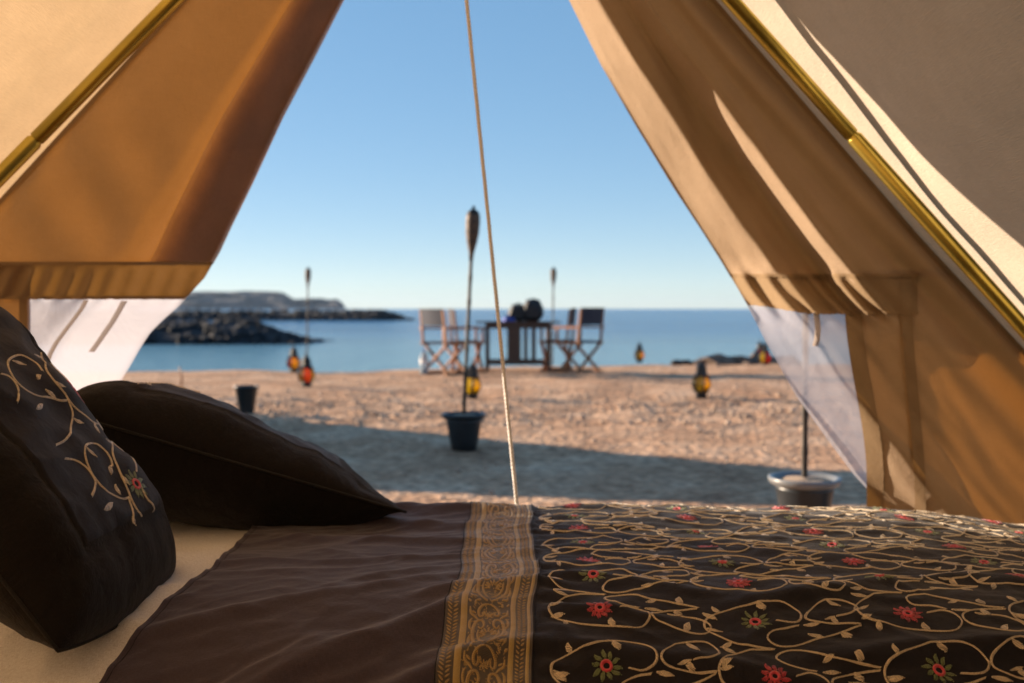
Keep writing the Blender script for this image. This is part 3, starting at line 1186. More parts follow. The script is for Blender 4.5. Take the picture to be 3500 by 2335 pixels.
def quilt_h(x, t):
    fx = min(max((x + 0.64) / 0.004, 0), len(_QX) - 1.001)
    ft = min(max((t - T_MIN + 0.02) / 0.004, 0), len(_QT) - 1.001)
    i, j = int(fx), int(ft)
    a, b = fx - i, ft - j
    return float((_QW[i, j] * (1 - a) + _QW[i + 1, j] * a) * (1 - b) + (_QW[i, j + 1] * (1 - a) + _QW[i + 1, j + 1] * a) * b)


def drop_side(x):
    return -0.05 * sstep(0.70, 1.35, x) ** 1.3


def S(x, t, h=0.0, wr=quilt_h):
    y, z = tY(t), tZ(t)
    e = 0.004
    dy, dz = tY(t + e) - tY(t - e), tZ(t + e) - tZ(t - e)
    L = math.hypot(dy, dz) or 1
    ny, nz = -dz / L, dy / L
    k = wr(x, t) + h
    return Vector((x, y + ny * k, z + drop_side(x) + nz * k))


def sheet_w(x, t):
    return -0.012 + 0.009 * pn(x * 5, t * 4, 7.7) + 0.005 * pn(x * 9 + t * 5, t * 14 - x * 4, 2.7) + 0.006 * (1 - min(1, 2.2 * abs(pn(x * 4 + t * 3, t * 7 - x * 5, 1.2)))) ** 3 + 0.003 * (1 - min(1, 2.2 * abs(pn(x * 12, t * 16 + x * 6, 5.2)))) ** 3


bed = thing('bed', 'low double bed standing across the tent doorway', 'bed', (0.15, 1.78, 0.0))
mt = MB()


def mfn(u, v):
    x = lerp(-1.15, 1.36, u)
    t = lerp(T_MIN, T_MAX, v)
    p = S(x, t, -0.035, lambda a, b: 0)
    return p, (x, t)


mt.grid(40, 60, mfn)
mt.build('mattress', M['sheet'], bed)
for xx in (-1.15, 1.36):
    MB().grid(1, 20, lambda u, v: (Vector((xx, lerp(1.26, 2.30, v), lerp(0.10, 0.38, u))), (u, v))).build('mattress_end', M['sheet'], bed)
MB().box((0.105, 1.78, 0.055), (2.4, 0.9, 0.09)).build('bed_base', M['dark_wood'], bed, smooth=False)

sm = MB()
sm.grid(70, 150, lambda u, v: (S(lerp(-1.14, -0.42, u), lerp(T_MIN + 0.02, T_MAX - 0.02, v), 0, sheet_w), (lerp(-1.14, -0.42, u), lerp(T_MIN, T_MAX, v))))
tag(sm.build('bed_sheet', M['sheet'], org=(-0.8, 1.8, 0.5)), 'white cotton sheet showing between the pillows and the brown quilt', 'sheet')

# quilt
quilt = thing('quilt', 'dark brown embroidered quilt with a gold brocade band', 'quilt', (0.3, 1.8, 0.5))


def xw(t):
    """sideways drift of the seams"""
    return -0.010 * sstep(-0.02, -0.12, t) + 0.003 * math.sin(t * 11 + 1) + 0.002 * math.sin(t * 29)


def xl(t):
    """head end of the quilt"""
    return -0.535 - 0.045 * sstep(0.0, -0.35, t) + 0.010 * math.sin(t * 7 + 0.5) + 0.003 * math.sin(t * 23)


B0, B1 = -0.092, 0.043
tq0, tq1 = T_MIN + 0.03, T_MAX - 0.06
pl = MB()


def plain(u, v):
    t = lerp(tq0, tq1, v)
    x = lerp(xl(t), B0 + xw(t) + 0.002, u)
    edge = 0.004 * math.exp(-((x - xl(t)) / 0.006) ** 2)
    return S(x, t, edge * (1 if u > 0.001 else -1.5)), (x, t)


pl.grid(110, 300, plain)
pl.build('plain_panel', M['brown_cloth'], quilt)
hm = MB()
hm.grid(6, 220, lambda u, v: (S(xl(lerp(tq0, tq1, v)) + 0.0115 + 0.0012 * u, lerp(tq0, tq1, v), 0.0012 * math.sin(u * math.pi) - 0.0002), (u * 0.001, lerp(tq0, tq1, v))))
hm.build('hem_stitch', M['dark_cloth'], quilt)
em = MB()
em.grid(230, 330, lambda u, v: (S(lerp(B1 + xw(lerp(tq0, tq1, v)) - 0.001, 1.355, u ** 1.05), lerp(tq0, tq1, v)), (lerp(B1, 1.355, u), lerp(tq0, tq1, v))))
emb = em.build('embroidered_panel', M['dark_cloth'], quilt)
bd = MB()
bd.grid(30, 330, lambda u, v: (S(lerp(B0, B1, u) + xw(lerp(tq0, tq1, v)), lerp(tq0, tq1, v), 0.0012), (lerp(tq0, tq1, v), lerp(B0, B1, u))))
band = bd.build('brocade_band', M['brocade_ground'], quilt)
band['label'] = 'gold brocade band across the quilt'


def strip(xa, xb, h, name, mat, parent):
    mb = MB()
    mb.grid(4, 330, lambda u, v: (S(lerp(xa, xb, u) + xw(lerp(tq0, tq1, v)), lerp(tq0, tq1, v), h if 0 < u < 1 else 0.001), (lerp(tq0, tq1, v), lerp(xa, xb, u))))
    return mb.build(name, mat, parent)


strip(-0.0685, -0.0575, 0.0019, 'gold_stripe', M['gold_stripe'], band)
strip(0.0075, 0.0160, 0.0019, 'gold_stripe', M['gold_stripe'], band)
strip(0.0330, 0.0385, 0.0019, 'gold_stripe', M['gold_stripe'], band)
strip(0.0415, 0.0445, 0.0026, 'piping', M['dark_cloth'], quilt)
strip(-0.0935, -0.0915, 0.0024, 'piping', M['dark_cloth'], quilt)


def catmull(pts, step):
    out = []
    P = [np.array(p, float) for p in pts]
    P = [2 * P[0] - P[1]] + P + [2 * P[-1] - P[-2]]
    for i in range(1, len(P) - 2):
        a, b, c, d = P[i - 1:i + 3]
        n = max(2, int(np.linalg.norm(c - b) / step))
        for k in range(n):
            t = k / n
            out.append(0.5 * ((2 * b) + (-a + c) * t + (2 * a - 5 * b + 4 * c - d) * t * t + (-a + 3 * b - 3 * c + d) * t ** 3))
    out.append(P[-2])
    return out


SEC = [(-1, -0.15), (-0.66, 0.72), (0, 1.0), (0.66, 0.72), (1, -0.15)]


def stroke(mb, pts2, wfn, h, surf):
    """raised stitched line along 2-D points on a surface surf(a,b,height)"""
    n = len(pts2)
    vs, uvs, fs = [], [], []
    L = random.uniform(0, 0.01)
    for i, p in enumerate(pts2):
        a, b = pts2[max(0, i - 1)], pts2[min(n - 1, i + 1)]
        d = b - a
        l = math.hypot(*d) or 1
        nx, ny = -d[1] / l, d[0] / l
        if i:
            L += math.hypot(*(p - pts2[i - 1]))
        w = wfn(i / max(1, n - 1))
        for s, k in SEC:
            vs.append(surf(p[0] + nx * w * s, p[1] + ny * w * s, h * k * min(1, w / 0.0016)))
            uvs.append((L, s * w))
    m = len(SEC)
    for i in range(n - 1):
        for k in range(m - 1):
            fs.append((i * m + k, i * m + k + 1, (i + 1) * m + k + 1, (i + 1) * m + k))
    mb.add(vs, fs, uvs)


def stitches(mb, pts2, wfn, h, surf, pitch=0.0021, slant=0.0022):
    """zigzag satin stitch: separate slanting threads laid across the line"""
    P = np.array(pts2)
    seg = np.hypot(*np.diff(P, axis=0).T)
    L = np.concatenate([[0], np.cumsum(seg)])
    n = max(3, int(L[-1] / pitch))
    vs, uvs, fs = [], [], []
    tw = pitch * 0.33
    for i in range(n):
        s0 = (i + 0.5) / n * L[-1]
        px_, pt_ = np.interp(s0, L, P[:, 0]), np.interp(s0, L, P[:, 1])
        a, b = max(0, s0 - 0.001), min(L[-1], s0 + 0.001)
        dx, dt = np.interp(b, L, P[:, 0]) - np.interp(a, L, P[:, 0]), np.interp(b, L, P[:, 1]) - np.interp(a, L, P[:, 1])
        l_ = math.hypot(dx, dt) or 1
        dx, dt = dx / l_, dt / l_
        w = wfn(i / max(1, n - 1)) * random.uniform(0.9, 1.12)
        sl = slant * min(1.0, w / 0.0018)
        o = len(vs)
        for k, hk in ((-1, 0.1), (0, 1.0), (1, 0.1)):
            for e in (-1, 1):
                x = px_ - dt * w * k + dx * (sl * k + e * tw)
                t = pt_ + dx * w * k + dt * (sl * k + e * tw)
                vs.append(surf(x, t, h * hk * (1.0 if k else random.uniform(0.85, 1.15))))
                uvs.append((s0, w * k))
        fs += [(o, o + 1, o + 3, o + 2), (o + 2, o + 3, o + 5, o + 4)]
    mb.add(vs, fs, uvs)


def leaf(mb, c, ang, ln, wd, surf, h=0.0016, n=9, stitched=False):
    d = np.array([math.cos(ang), math.sin(ang)])
    c = np.array(c, float)
    bend = random.uniform(-0.2, 0.2)
    nn = np.array([-d[1], d[0]])
    pts = [c + d * ln * k / n + nn * bend * ln * (k / n) ** 2 for k in range(n + 1)]
    wf = lambda s: max(0.0003, wd * math.sin(math.pi * min(1, s * 0.94 + 0.06)) ** 0.75)
    if stitched:
        stitches(mb, pts, wf, h, surf, 0.0019, 0.002)
    else:
        stroke(mb, pts, wf, h, surf)


CX, CT = 0.235, 0.12
SP_A = [(0.06, 0.55), (-0.08, 0.52), (-0.20, 0.42), (-0.30, 0.24), (-0.33, 0.05), (-0.28, -0.14), (-0.13, -0.28), (0.08, -0.38), (0.20, -0.40), (0.28, -0.30), (0.315, -0.14), (0.29, 0.0), (0.22, 0.05), (0.13, 0.01)]
SP_B = [(0.27, 0.10), (0.18, 0.15), (0.09, 0.22), (0.045, 0.36), (0.09, 0.48), (0.20, 0.49), (0.38, 0.35), (0.52, 0.25), (0.66, 0.15)]
SP_C = [(0.66, 0.13), (0.56, 0.11), (0.45, 0.07), (0.345, -0.04), (0.355, -0.20), (0.46, -0.38), (0.57, -0.47), (0.66, -0.43), (0.705, -0.26), (0.64, -0.11), (0.53, -0.06)]
LEAVES = [  # u, v, angle(deg), length, width, kind
    (-0.19, 0.44, 150, 0.021, 0.0040), (-0.32, 0.12, 10, 0.019, 0.0034), (-0.22, -0.20, 250, 0.016, 0.0040), (0.06, -0.38, 75, 0.015, 0.0056), (0.30, 0.09, 5, 0.024, 0.0036),
    (0.40, 0.35, 200, 0.019, 0.0042), (0.53, 0.25, 70, 0.016, 0.0058), (0.50, 0.10, 290, 0.014, 0.0056), (0.52, -0.43, 60, 0.019, 0.0048), (0.52, -0.055, 175, 0.017, 0.0026), (0.68, 0.02, 330, 0.020, 0.0046)]


def motif(cx, ct, flip, surf, jx=0.0, jt=0.0):
    """one repeat: returns dict name -> list of builders"""
    fl = -1 if flip else 1
    rnd = random.Random(int(cx * 1000) * 31 + int(ct * 1000))
    j = lambda s: rnd.uniform(-s, s)

    def m(pts):
        return [(cx + (u + j(0.008)) * CX, ct + fl * (v * 0.90 + j(0.015)) * CT) for u, v in pts]
    vines = []
    for sp in (SP_A, SP_B, SP_C):
        mb = MB()
        pts = catmull(m(sp), 0.0042)
        stitches(mb, pts, lambda s: 0.00165 + 0.0003 * math.sin(s * 23 + cx * 50), 0.0022, surf)
        vines.append(mb)
    leaves = []
    for (u, v, an, ln, wd) in LEAVES:
        mb = MB()
        leaf(mb, (cx + u * CX, ct + fl * v * 0.9 * CT), R(fl * an + j(14)), ln * 1.2 * (1 + j(0.15)), wd * 1.1 * (1 + j(0.12)), surf, 0.0019, 9, True)
        leaves.append(mb)
    pet, core = MB(), MB()
    k0 = rnd.uniform(0, 1)
    if flip:
        for k in range(10):
            a = 2 * math.pi * (k + k0) / 10
            leaf(pet, (cx + 0.0085 * math.cos(a), ct + 0.0085 * math.sin(a)), a, 0.0150 * rnd.uniform(0.85, 1.15), 0.0036, surf, 0.0019, 6, True)
        ring = 0.0070
    else:
        for k in range(10):
            a = 2 * math.pi * (k + k0) / 10
            leaf(pet, (cx + 0.0075 * math.cos(a), ct + 0.0075 * math.sin(a)), a, 0.0135 * rnd.uniform(0.85, 1.15), 0.0040, surf, 0.0019, 6, True)
        ring = 0.0060
    rg = [np.array((cx + ring * math.cos(2 * math.pi * k / 16), ct + ring * math.sin(2 * math.pi * k / 16))) for k in range(17)]
    stroke(core, rg, lambda s: 0.0026, 0.0024, surf)
    return vines, leaves, pet, core


rows = [0.59 - CT * k for k in range(0, 10)]
cols = [0.135 + CX * k for k in range(-1, 6)]
leaf_far = MB()
n_leaf = 0


def clip_ok(mb, lo=0.047):
    return all(v[0] > lo for v in mb.v)


for ri in range(len(rows) - 1, -1, -1):      # nearest row first
    for ci, cx in enumerate(cols):
        ct = rows[ri]
        if ct < T_MIN + 0.1:
            continue
        flip = (ri + ci) % 2 == 0
        vines, leaves, pet, core = motif(cx, ct + 0.012 * math.sin(ci * 2.1), flip, S)
        for mb in vines:
            if clip_ok(mb):
                mb.build('vine', M['thread_gold'], emb)
        for mb in leaves:
            if not clip_ok(mb):
                continue
            if n_leaf < 300:
                mb.build('leaf', M['thread_gold'], emb)
                n_leaf += 1
            else:
                leaf_far.add(mb.v, mb.f, mb.uv)
        if clip_ok(pet):
            f = pet.build('flower', M['thread_green'] if flip else M['thread_red'], emb)
            core.build('flower_ring', M['thread_red'], emb)
if leaf_far.v:
    leaf_far.build('small_leaves', M['thread_gold'], emb)['kind'] = 'stuff'


# woven motifs of the brocade band
def Sb(x, t, h=0.0):
    return S(x + xw(t), t, 0.0013 + h)


def brocade_motif(tc, mb):
    xc, hw = -0.0250, 0.030
    st = lambda pts, w, h=0.0008: stroke(mb, catmull(pts, 0.0030), lambda s: 1.35 * w * (0.35 + 0.65 * math.sin(math.pi * min(1, 0.1 + s * 0.85))), h, Sb)
    for sg in (-1, 1):
        m = lambda P: [(xc + sg * a * hw, tc + b * 0.055) for a, b in P]
        # big acanthus scroll, curling fronds
        st(m([(0.08, -0.95), (0.40, -0.80), (0.72, -0.45), (0.78, 0.0), (0.60, 0.32), (0.32, 0.34), (0.24, 0.12), (0.40, 0.0), (0.52, 0.10)]), 0.0021)
        st(m([(0.10, -0.75), (0.34, -0.55), (0.52, -0.25), (0.50, -0.05)]), 0.0015)
        st(m([(0.62, -0.62), (0.88, -0.62), (0.96, -0.40), (0.90, -0.22)]), 0.0017)
        st(m([(0.78, -0.05), (0.95, 0.05), (0.96, 0.30), (0.84, 0.42)]), 0.0016)
        st(m([(0.55, 0.38), (0.74, 0.52), (0.92, 0.60), (0.95, 0.80)]), 0.0017)
        st(m([(0.02, 0.98), (0.30, 0.92), (0.52, 0.72), (0.46, 0.52), (0.30, 0.56), (0.30, 0.70)]), 0.0017)
        for (a, b, an, ln) in ((0.62, -0.85, 20, 0.010), (0.88, -0.88, 80, 0.009), (0.70, 0.90, 100, 0.009), (0.14, 0.58, 60, 0.010), (0.16, -0.30, 70, 0.009), (0.66, 0.62, 30, 0.008), (0.30, -0.18, 80, 0.007), (0.92, 0.96, 60, 0.007), (0.42, -0.95, -10, 0.008)):
            leaf(mb, (xc + sg * a * hw, tc + b * 0.055), R(an if sg > 0 else 180 - an), ln, 0.0021, Sb, 0.0008, 5)
    for q in range(130):      # small woven flecks filling the ground
        a_, b_ = random.uniform(-1.0, 1.0), random.uniform(-1, 1)
        leaf(mb, (xc + a_ * hw, tc + b_ * 0.055), random.uniform(0, 6.28), random.uniform(0.003, 0.006), random.uniform(0.0006, 0.0011), Sb, 0.0006, 3)
    # palmette in the middle
    for k in range(9):
        a = R(-20 + k * 27.5)
        leaf(mb, (xc + 0.004 * math.cos(a), tc - 0.012 + 0.004 * math.sin(a)), a, 0.011, 0.0016, Sb, 0.0009, 5)
    for k in range(7):
        a = R(k * 360 / 7)
        leaf(mb, (xc, tc + 0.031), a, 0.0075, 0.0017, Sb, 0.0009, 4)
    # the narrow borders left and right of the stripes: slanting leaves
    for (c, w) in ((-0.0800, 0.0095), (0.0245, 0.0070)):
        for q in range(17):
            t0 = tc - 0.056 + 0.0066 * q
            for sg in (-1, 1):
                leaf(mb, (c + sg * w * 0.12, t0 + 0.002 * sg), R(90 - sg * 52), w * 0.95, 0.0015, Sb, 0.0008, 4)


tcs = np.arange(-0.50, 0.70, 0.112)
for tcx in tcs:
    mb = MB()
    random.seed(int(tcx * 1000))
    brocade_motif(float(tcx), mb)
    mb.build('woven_motif', M['brocade_thread'], band)


# ------------------------------------------------------------------ pillows
def pillow(name, label, cat, centre, eu, ev, A, B, T, seed, strokes_, leaves_, flowers_, pa=0.6, pb=0.66, full=0.55, belly=1.0, skew=0.0, sag=0.10):
    """eu: along the bed's width, ev: up the lean; the embroidered face looks along eu x ev"""
    c = Vector(centre)
    eu = Vector(eu).normalized()
    ev = Vector(ev)
    ev = (ev - eu * ev.dot(eu)).normalized()
    en = ev.cross(eu).normalized()
    if en.z < 0:
        en = -en
    root = thing(name, label, cat, tuple(c))

    def surf(a, b, h=0.0, face=1):
        """a, b in metres from the middle"""
        u, v = a / A, b / B
        u, v = max(-1, min(1, u)), max(-1, min(1, v))
        k = ((1 - abs(u) ** 3.2) * (1 - abs(v) ** 3.2))
        th = T * max(0.0, k) ** full * (belly if face < 0 else 1) * (1 + skew * v)
        wr = 0.016 * pn(a * 6 + seed, b * 6, seed) + 0.009 * pn(a * 15 + seed, b * 11, seed + 3)
        edge = 1 - max(abs(u), abs(v)) ** 6
        al, ac = (b, a) if abs(u) > abs(v) else (a, b)
        pinch = 0.011 * sstep(0.45, 0.95, max(abs(u), abs(v))) * pn(al * 34 + seed, ac * 5, 1.7) + 0.004 * (1 - min(1, 2 * abs(pn(a * 9 + seed, b * 13, 4.2)))) ** 2
        th = th + (wr + pinch) * edge * face
        # groove of the seam between panel and border
        g = max(abs(u) / pa, abs(v) / pb)
        if face > 0:
            th -= 0.004 * math.exp(-((g - 1.02) / 0.025) ** 2)
        x = a * (1 - 0.05 * (1 - v * v) * u * u)
        y = b * (1 - (0.05 if v > 0 else sag) * (1 - u * u) * v * v)
        rc = 1 - 0.015 * (u * u * v * v) ** 2
        return c + eu * (x * rc) + ev * (y * rc) + en * (face * (th + h))
    rings = 56

    def gfn(face):
        def fn(u, v):
            # denser towards the rim
            q = lambda s: math.copysign(1 - (1 - abs(2 * s - 1)) ** 1.5, s - 0.5) if s != 0.5 else 0
            a, b = q(u) * A, q(v) * B
            return surf(a, b, 0.0, face), (a, b)
        return fn
    MB().grid(rings, rings, gfn(1)).build('cover', M['pillow_cloth'], root)
    MB().grid(rings, rings, gfn(-1)).build('back_cover', M['pillow_cloth'], root)
    pn_ = MB()
    pn_.grid(60, 60, lambda u, v: (surf((2 * u - 1) * A * pa, (2 * v - 1) * B * pb, 0.0015 if 0 < u < 1 and 0 < v < 1 else -0.001), ((2 * u - 1) * A * pa, (2 * v - 1) * B * pb)))
    panel_o = pn_.build('embroidered_panel', M['dark_cloth'], root)
    # piping round the rim
    pts = []
    for s in np.linspace(-1, 1, 30):
        pts.append(surf(s * A, -B))
    for s in np.linspace(-1, 1, 30)[1:]:
        pts.append(surf(A, s * B))
    for s in np.linspace(1, -1, 30)[1:]:
        pts.append(surf(s * A, B))
    for s in np.linspace(1, -1, 30)[1:]:
        pts.append(surf(-A, s * B))
    MB().tube(pts, 0.003, 6).build('piping', M['pillow_cloth'], root)
    sp = lambda a, b, h=0.0: surf(a, b, h + 0.0013)
    # the embroidery, laid out in the panel as the photograph shows it
    G = 150
    ga = np.linspace(-A * pa, A * pa, G)
    gb = np.linspace(-B * pb, B * pb, G)
    tab = np.empty((G, G, 2))
    for i, a in enumerate(ga):
        for j, b in enumerate(gb):
            p = surf(a, b)
            tab[i, j] = (512 + F * p.x / p.y, HOR - F * (p.z - EYE) / p.y)

    def find(q):
        d = ((tab - np.array(q)) ** 2).sum(-1)
        i, j = np.unravel_index(np.argmin(d), d.shape)
        return np.array((ga[i], gb[j])), float(d[i, j]) ** 0.5
    for pts in strokes_:
        pp = []
        for q in pts:
            ab, d = find(q)
            if d < 10 and (not pp or np.hypot(*(ab - pp[-1])) > 0.004):
                pp.append(ab)
        if len(pp) > 2:
            mb = MB()
            stitches(mb, catmull(pp, 0.004), lambda s: 0.0020, 0.0021, sp)
            mb.build('vine', M['thread_gold'], panel_o)
    for (q0, q1) in leaves_:
        (p0, d0), (p1, d1) = find(q0), find(q1)
        if max(d0, d1) < 9:
            mb = MB()
            dd = p1 - p0
            leaf(mb, p0, math.atan2(dd[1], dd[0]), min(0.032, max(0.014, np.hypot(*dd))), 0.0046, sp, 0.0019, 9, True)
            mb.build('leaf', M['thread_gold'], panel_o)
    for (q, green) in flowers_:
        p0, d0 = find(q)
        if d0 < 9:
            pet, core = MB(), MB()
            for k in range(10):
                a = 2 * math.pi * k / 10 + 0.2
                leaf(pet, (p0[0] + 0.008 * math.cos(a), p0[1] + 0.008 * math.sin(a)), a, 0.017, 0.0042, sp, 0.0017, 6, True)
            rg = [p0 + 0.0075 * np.array((math.cos(2 * math.pi * k / 16), math.sin(2 * math.pi * k / 16))) for k in range(17)]
            stroke(core, rg, lambda s: 0.0026, 0.0024, sp)
            f = pet.build('flower', M['thread_green'] if green else M['thread_red'], panel_o)
            core.build('flower_ring', M['thread_red'], panel_o)
    return root


zq = lambda zx, zy: (zx / 1.568 / 3.418, (1200 + zy / 1.568) / 3.418)
PV = [[(0, 125), (40, 138), (75, 170), (95, 215), (98, 245), (85, 278)],
      [(225, 115), (200, 75), (160, 45), (110, 28), (65, 30), (42, 55), (45, 100), (70, 150), (110, 190), (160, 225), (215, 245), (270, 258), (320, 264), (355, 262)],
      [(225, 10), (220, 40), (240, 90), (280, 150), (320, 205), (355, 250), (378, 310), (385, 370), (375, 430), (345, 480), (295, 510)],
      [(355, 250), (400, 305), (450, 345), (500, 385), (540, 408), (575, 415), (585, 405), (560, 370)],
      [(597, 625), (590, 580), (565, 540), (520, 505), (480, 493), (455, 510), (452, 560), (470, 620), (500, 675), (550, 735), (600, 775), (650, 792), (690, 790)],
      [(340, 573), (390, 585), (440, 610), (480, 650), (505, 700), (508, 740), (487, 780)],
      [(730, 660), (690, 570), (650, 500), (620, 460), (600, 485), (600, 540), (625, 620), (655, 690), (685, 760), (700, 800), (735, 860), (760, 900)],
      [(690, 790), (703, 850), (705, 920)], [(745, 720), (790, 800), (820, 850), (830, 885)], [(280, 55), (340, 115), (400, 180)]]
PV = [[zq(*p) for p in l_] for l_ in PV]
PLV = [((60, 55), (132, 72)), ((215, 135), (195, 145)), ((295, 165), (347, 200)), ((290, 252), (235, 208)), ((225, 292), (155, 355)), ((220, 35), (165, 12)), ((390, 360), (443, 402)), ((580, 410), (540, 352)), ((503, 392), (525, 440)), ((462, 525), (515, 565)), ((595, 620), (580, 655)), ((597, 500), (562, 475)), ((645, 670), (688, 718)), ((640, 775), (608, 720)), ((600, 822), (548, 885)), ((705, 890), (720, 918))]
PLV = [(zq(*a), zq(*b)) for a, b in PLV]
PFL = [(zq(420, 210), False), (zq(728, 715), True)]
BV = [[(88, 380), (93, 392), (90, 405), (94, 412)], [(118, 384), (130, 381), (145, 384), (150, 386)], [(150, 384), (170, 383), (185, 389), (200, 393)]]
BLV = [((93, 398), (99, 389)), ((140, 384), (150, 381)), ((176, 384), (186, 383))]
th = R(50)
pillow('pillow', 'embroidered brown pillow leaning upright at the left edge, nearest the camera', 'pillow',
       (-0.822, 1.575, 0.738), (0.03, 1, 0), (-math.cos(th), 0, math.sin(th)), 0.220, 0.335, 0.112, 3.3,
       PV, PLV, PFL, 0.60, 0.70, sag=-0.05)
eu = Vector((-0.26, 0.96, -0.15)).normalized()
ev = Vector((-0.908, -0.225, 0.315)).normalized()
tip = Vector((-0.215, 2.05, 0.530))
pillow('pillow', 'dark brown pillow lying behind, its pointed corner reaching toward the gold band', 'pillow',
       tuple(tip + eu * 0.21 + ev * 0.37), eu, ev, 0.21, 0.37, 0.100, 8.1, BV, BLV, [], 0.66, 0.62, 0.66, 1.45, 0.42)


# ------------------------------------------------------------------ pots and torches
def make_pot(name, label, x, y, r, h, mat, seed, group=None):
    z = ground_z(x, y) - 0.008
    root = thing(name, label, 'pot', (x, y, z), group, world=False)
    MB().lathe([(r * 0.50, 0), (r * 0.56, 0.006), (r * 0.66, h * 0.3), (r * 0.80, h * 0.78), (r * 0.82, h * 0.84)], 40).build('pot_body', M['black_plastic'], root)
    MB().lathe([(r * 0.815, h * 0.835), (r * 0.93, h * 0.87), (r * 0.985, h * 0.91), (r * 1.0, h * 0.95), (r * 1.0, h * 0.99), (r * 0.95, h), (r * 0.86, h * 0.985), (r * 0.80, h * 0.90)], 40).build('rim', mat, root)
    fm = MB()

    def sfn(u, v):
        a = u * 2 * math.pi
        rr = v * r * 0.83
        return (rr * math.cos(a), rr * math.sin(a), h * 0.90 + 0.02 * (1 - v * v) + 0.006 * pn(rr * 20 * math.cos(a), rr * 20 * math.sin(a), seed)), (u, v)
    fm.grid(32, 8, sfn)
    fm.build('sand_fill', M['pot_sand'], root)
    return root


def make_torch(label, base, top, head_r, head_l, group):
    base, top = Vector(base), Vector(top)
    root = thing('tiki_torch', label, 'torch', tuple(base), group)
    d = (top - base)
    u = d.normalized()
    hb_ = top - u * (head_l + 0.035)
    n = 12
    pts, rad = [], []
    for i in range(n * 3 + 1):
        t = i / (n * 3)
        pts.append(base.lerp(hb_ + u * 0.03, t))
        rad.append(0.0125 + (0.003 if i % 5 == 0 else 0))
    MB().tube(pts, rad, 10).build('pole', M['bamboo_dark'], root)
    # woven head: strips flare out of the pole
    q = u.to_track_quat('Z', 'Y').to_matrix()
    lv = MB().lathe([(0.013, -0.05), (head_r * 0.36, 0.0), (head_r * 0.68, head_l * 0.25), (head_r * 0.92, head_l * 0.5), (head_r, head_l * 0.75), (head_r * 0.98, head_l * 0.93), (head_r * 0.9, head_l)], 20)
    lv.v = [tuple(q @ Vector(p) + hb_) for p in lv.v]
    lv.build('woven_head', M['wicker'], root)
    for fz in (0.3, 0.55, 0.8):
        rr = float(np.interp(fz, [0, .25, .5, .75, 1], [0.36, .68, .92, 1, .9])) * head_r
        bnd = MB().lathe([(rr, -0.004), (rr + 0.004, -0.002), (rr + 0.004, 0.002), (rr, 0.004)], 20, (0, 0, head_l * fz))
        bnd.v = [tuple(q @ Vector(p) + hb_) for p in bnd.v]
        bnd.build('binding', M['bamboo_dark'], root)
    cp = MB().lathe([(head_r * 0.86, 0), (head_r * 0.9, 0.008), (head_r * 0.55, 0.026), (head_r * 0.22, 0.036), (head_r * 0.2, 0.055), (0.0005, 0.058)], 20, (0, 0, head_l))
    cp.v = [tuple(q @ Vector(p) + hb_) for p in cp.v]
    cp.build('burner_cap', M['iron'], root)
    return root


# middle pot with torch
Yp = 6.8
xm = (464 - 512) / F * Yp
make_pot('plant_pot', 'black plastic pot at the tent shadow edge holding the tall near torch', xm, Yp, 0.152, 0.255, M['black_plastic'], 1, 'plastic pots holding torches')
make_torch('tall bamboo torch in the black pot left of the slanting cord', (xm - 0.004, Yp, 0.18), at(473.5, 209, Yp), 0.049, 0.27, 'bamboo torches')
# right pot with torch
Yp = 4.2
xr = (804.5 - 512) / F * Yp
make_pot('plant_pot', 'large grey rimmed pot of sand standing just outside the right flap', xr, Yp, 0.150, 0.235, M['grey_plastic'], 2, 'plastic pots holding torches')
make_torch('bamboo torch in the right pot, its head hidden behind the flap', (xr, Yp, 0.18), (xr + 0.01, Yp, 1.62), 0.044, 0.25, 'bamboo torches')
# left bucket
Yp = 8.9
xb = (246.5 - 512) / F * Yp
root = thing('bucket', 'empty dark bucket on the stones behind the back pillow', 'bucket', (xb, Yp, ground_z(xb, Yp) - 0.005), world=False)
MB().lathe([(0.062, 0), (0.066, 0.004), (0.099, 0.225), (0.108, 0.228), (0.110, 0.240), (0.104, 0.244), (0.098, 0.238), (0.064, 0.01), (0.0005, 0.01)], 36).build('bucket_body', M['black_plastic'], root)
hd = MB()
hd.tube([(0.107 * math.cos(a), 0.03, 0.225 - 0.10 * math.sin(a)) if False else (0.109 * math.cos(a), -0.03 - 0.075 * math.sin(a), 0.232 - 0.02 * math.sin(a)) for a in np.linspace(0, math.pi, 15)], 0.003, 6)
hd.build('handle', M['iron'], root)
# far torches
for (px, pyt, Yf, lab) in ((308, 268, 16.6, 'far bamboo torch standing left, above the pair of red lanterns'), (553.5, 268, 16.6, 'far bamboo torch with pale head behind the right-hand chairs')):
    x = (px - 512) / F * Yf
    p = at(px, pyt, Yf)
    make_torch(lab, (x - 0.02, Yf, ground_z(x, Yf) - 0.1), p, 0.05, 0.25, 'bamboo torches')
# thin stake
Yf = 12.0
x = (181 - 512) / F * Yf
z0 = ground_z(x, Yf)
tag(MB().tube([(x, Yf, z0 - 0.05), (x + 0.01, Yf, z0 + 0.12), (x - 0.02, Yf, z0 + 0.25)], [0.013, 0.012, 0.009], 8).build('stake', M['wood'], org=(x, Yf, z0)), 'short thin reddish stake in the sand at the left', 'stake')


